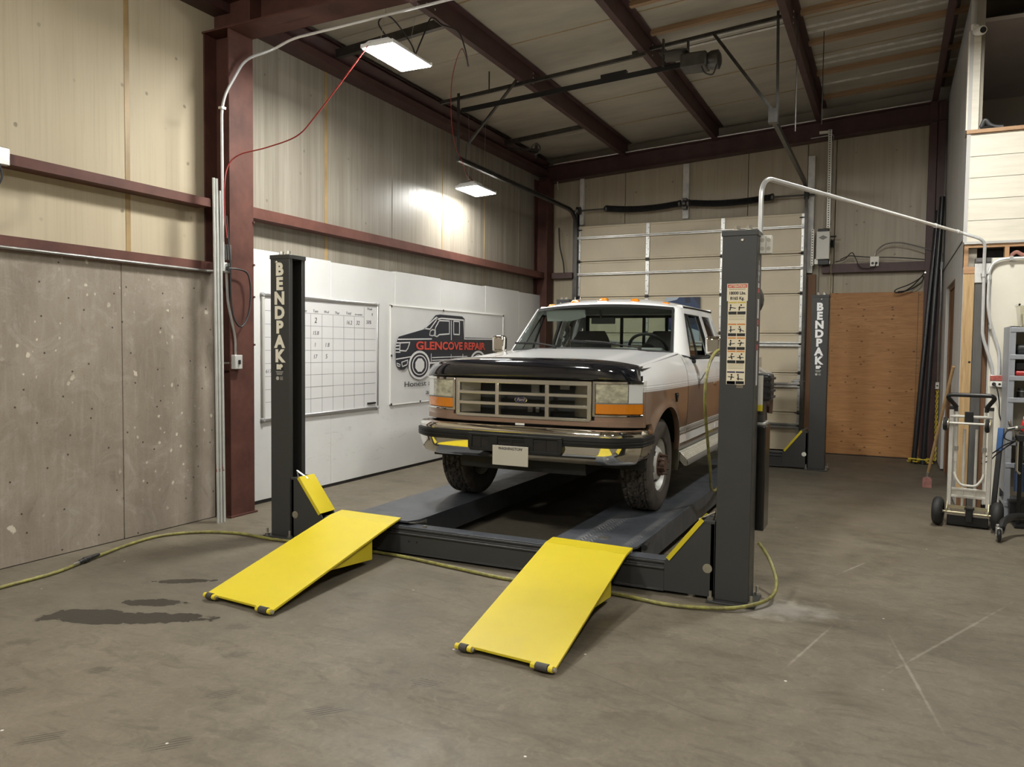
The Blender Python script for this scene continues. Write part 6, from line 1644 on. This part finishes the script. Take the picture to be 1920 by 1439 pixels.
obj('block', G().box(1.07, 1.10, 8.40, 8.45, .8355, .885).cyl((1.085, 8.42, .885), (1.085, 8.42, .90), .012, 8), DGALV, t, bevel=.004)
jk = thing('jack_handle', 'black jack handle with a blue grip leaning against the cream wall', 'handle', (.9, 8.7, 0))
obj('shaft', G().beam((.905, 8.62, .0), (.968, 8.80, .78), .042, .034), BLACK, jk, bevel=.004)
obj('grip', G().beam((.958, 8.77, .66), (.972, 8.81, .88), .050, .042), M('grip_blue', (.035, .10, .26), .5), jk, bevel=.008)
cs = thing('caster_leg', 'black stand leg ending in a swivel caster at the right edge', 'leg', (.88, 7.78, 0))
obj('leg_tube', G().tube(bend([(.885, 7.76, .115), (.905, 7.84, .155), (.99, 8.02, .175), (1.25, 8.20, .175)], .05, 5), .030, 10), BLACK, cs)
obj('fork', G().box(.845, .851, 7.715, 7.80, .04, .11).box(.883, .889, 7.715, 7.80, .04, .11).box(.845, .889, 7.73, 7.81, .105, .115).cyl((.868, 7.78, .11), (.868, 7.78, .14), .022, 12), GALV, cs, bevel=.002)
obj('wheel', G().lathe([(.02, -.014), (.052, -.012), (.058, 0), (.052, .012), (.02, .014)], (.867, 7.735, .058), (1, 0, 0), 20), BLACK, cs)
obj('axle', G().cyl((.842, 7.735, .058), (.892, 7.735, .058), .008, 8), STEELZ, cs)

# hand truck (local axes: x across, y away from the viewer, z up)
AL = M('hand_truck_aluminium', (.74, .72, .66), .36, .4, var=.12, scale=10)
ht = thing('hand_truck', 'aluminium convertible hand truck standing before the timber post', 'hand truck', (.668, 8.22, 0), -.17)
def H(name, g, m, par=ht, **kw): return obj(name, g, m, par, local=True, **kw)
for s in (-1, 1):
    H('side_rail', G().box(s * .155 - .018, s * .155 + .018, .02, .065, .12, 1.09), AL, bevel=.005)
    H('inner_tube', G().cyl((s * .112, .03, .60), (s * .112, .03, 1.10), .014, 10).cyl((s * .112, .03, .42), (s * .112, .03, .62), .011, 10), AL)
    H('rail_cap', G().box(s * .155 - .021, s * .155 + .021, .016, .069, 1.075, 1.105), BLACK, bevel=.003)
    H('slide_clip', G().cyl((s * .112, .03, .70), (s * .112, .03, .74), .020, 10), GALV)
    H('slat_tube', G().cyl((s * .048, .045, .17), (s * .048, .045, .90), .012, 10), AL)
    # pneumatic wheel: tread-patterned tyre, hub
    wh = H('wheel', G().rows([[((s * .235) + .045 * math.cos(b) * 1.0, q * math.cos(a) - .015, .133 + q * math.sin(a)) for b in [2 * PI * k / 16 for k in range(16)] for q in [.088 + .045 * math.sin(b) - (.004 if (i + k_) % 2 and math.sin(b) > .3 else 0) for k_ in (int(b * 2.6),)]] for i in range(49) for a in [2 * PI * i / 48]], False, True), RUBBER, smooth=40)
    H('rim', G().lathe([(.0, -.03), (.03, -.03), (.035, -.018), (.055, -.012), (.058, -.03), (.064, -.03), (.064, .03), (.058, .03), (.055, .012), (.035, .018), (.03, .03), (.0, .03)], (s * .235, -.015, .133), (1, 0, 0), 24), M('rim_pale', (.55, .54, .50), .4, .3), wh, smooth=40)
    H('hub_cap', G().cyl((s * .235 - .04, -.015, .133), (s * .235 + .04, -.015, .133), .016, 12), GALV, wh)
    H('axle_bracket', G().prism([(-.035, .13), (.06, .16), (.06, .235), (.02, .235), (-.035, .165)], 'x', s * .165 - .004, s * .165 + .004), M('zinc_yellow', (.50, .44, .28), .35, .7), bevel=.002)
    # swivel casters folded against the upper frame
    cw = H('caster', G().lathe([(.02, -.018), (.056, -.016), (.064, 0), (.056, .016), (.02, .018)], (s * .165 - .03, -.045, .945), (1, .35 * 0, 0), 20), RUBBER)
    H('caster_rim', G().lathe([(.0, -.021), (.036, -.021), (.038, 0), (.036, .021), (.0, .021)], (s * .165 - .03, -.045, .945), (1, 0, 0), 16), GALV, cw)
    H('caster_fork', G().tube(bend([(s * .165 - .052, -.045, .945), (s * .165 - .052, -.02, .99), (s * .165 - .008, -.02, .99), (s * .165 - .008, -.045, .945)], .01, 3), .005, 6), M('fork_brass', (.45, .38, .22), .35, .8), cw)
H('handle', G().tube(bend([(-.118, .03, 1.06), (-.118, .03, 1.10), (-.185, -.04, 1.19), (-.165, -.06, 1.215), (.165, -.06, 1.215), (.185, -.04, 1.19), (.118, .03, 1.10), (.118, .03, 1.06)], .035, 5), .019, 10), BLACK, smooth=60)
H('cross_tube', G().cyl((-.165, .02, 1.015), (.165, .02, 1.015), .013, 10), AL)
H('cross_tube', G().cyl((-.165, -.03, .955), (.135, -.03, .955), .010, 10), AL)
H('latch_block', G().box(-.05, .02, .0, .05, .955, 1.06), BLACK, bevel=.006)
H('u_bar', G().tube(bend([(-.118, .02, .50), (-.105, .01, .45), (-.06, 0, .385), (.06, 0, .385), (.105, .01, .45), (.118, .02, .50)], .03, 4), .012, 10), AL)
H('cross_plate', G().box(-.15, .15, .03, .045, .335, .355).box(-.15, .15, .03, .045, .265, .285).box(-.15, .15, .042, .046, .28, .34), AL, bevel=.003)
H('axle_bar', G().cyl((-.20, -.015, .133), (.20, -.015, .133), .010, 10).box(-.17, .17, .0, .012, .165, .195), M('zinc_yellow2', (.52, .47, .32), .35, .8))
H('pedal', G().box(-.01, .045, -.05, .03, .06, .18).box(-.02, .055, -.055, .0, .17, .195), BLACK, bevel=.005)
H('toe_plate', G().box(-.165, .165, .02, .035, .01, .10).box(-.165, .165, .035, .22, .004, .012), BLACK, bevel=.004)
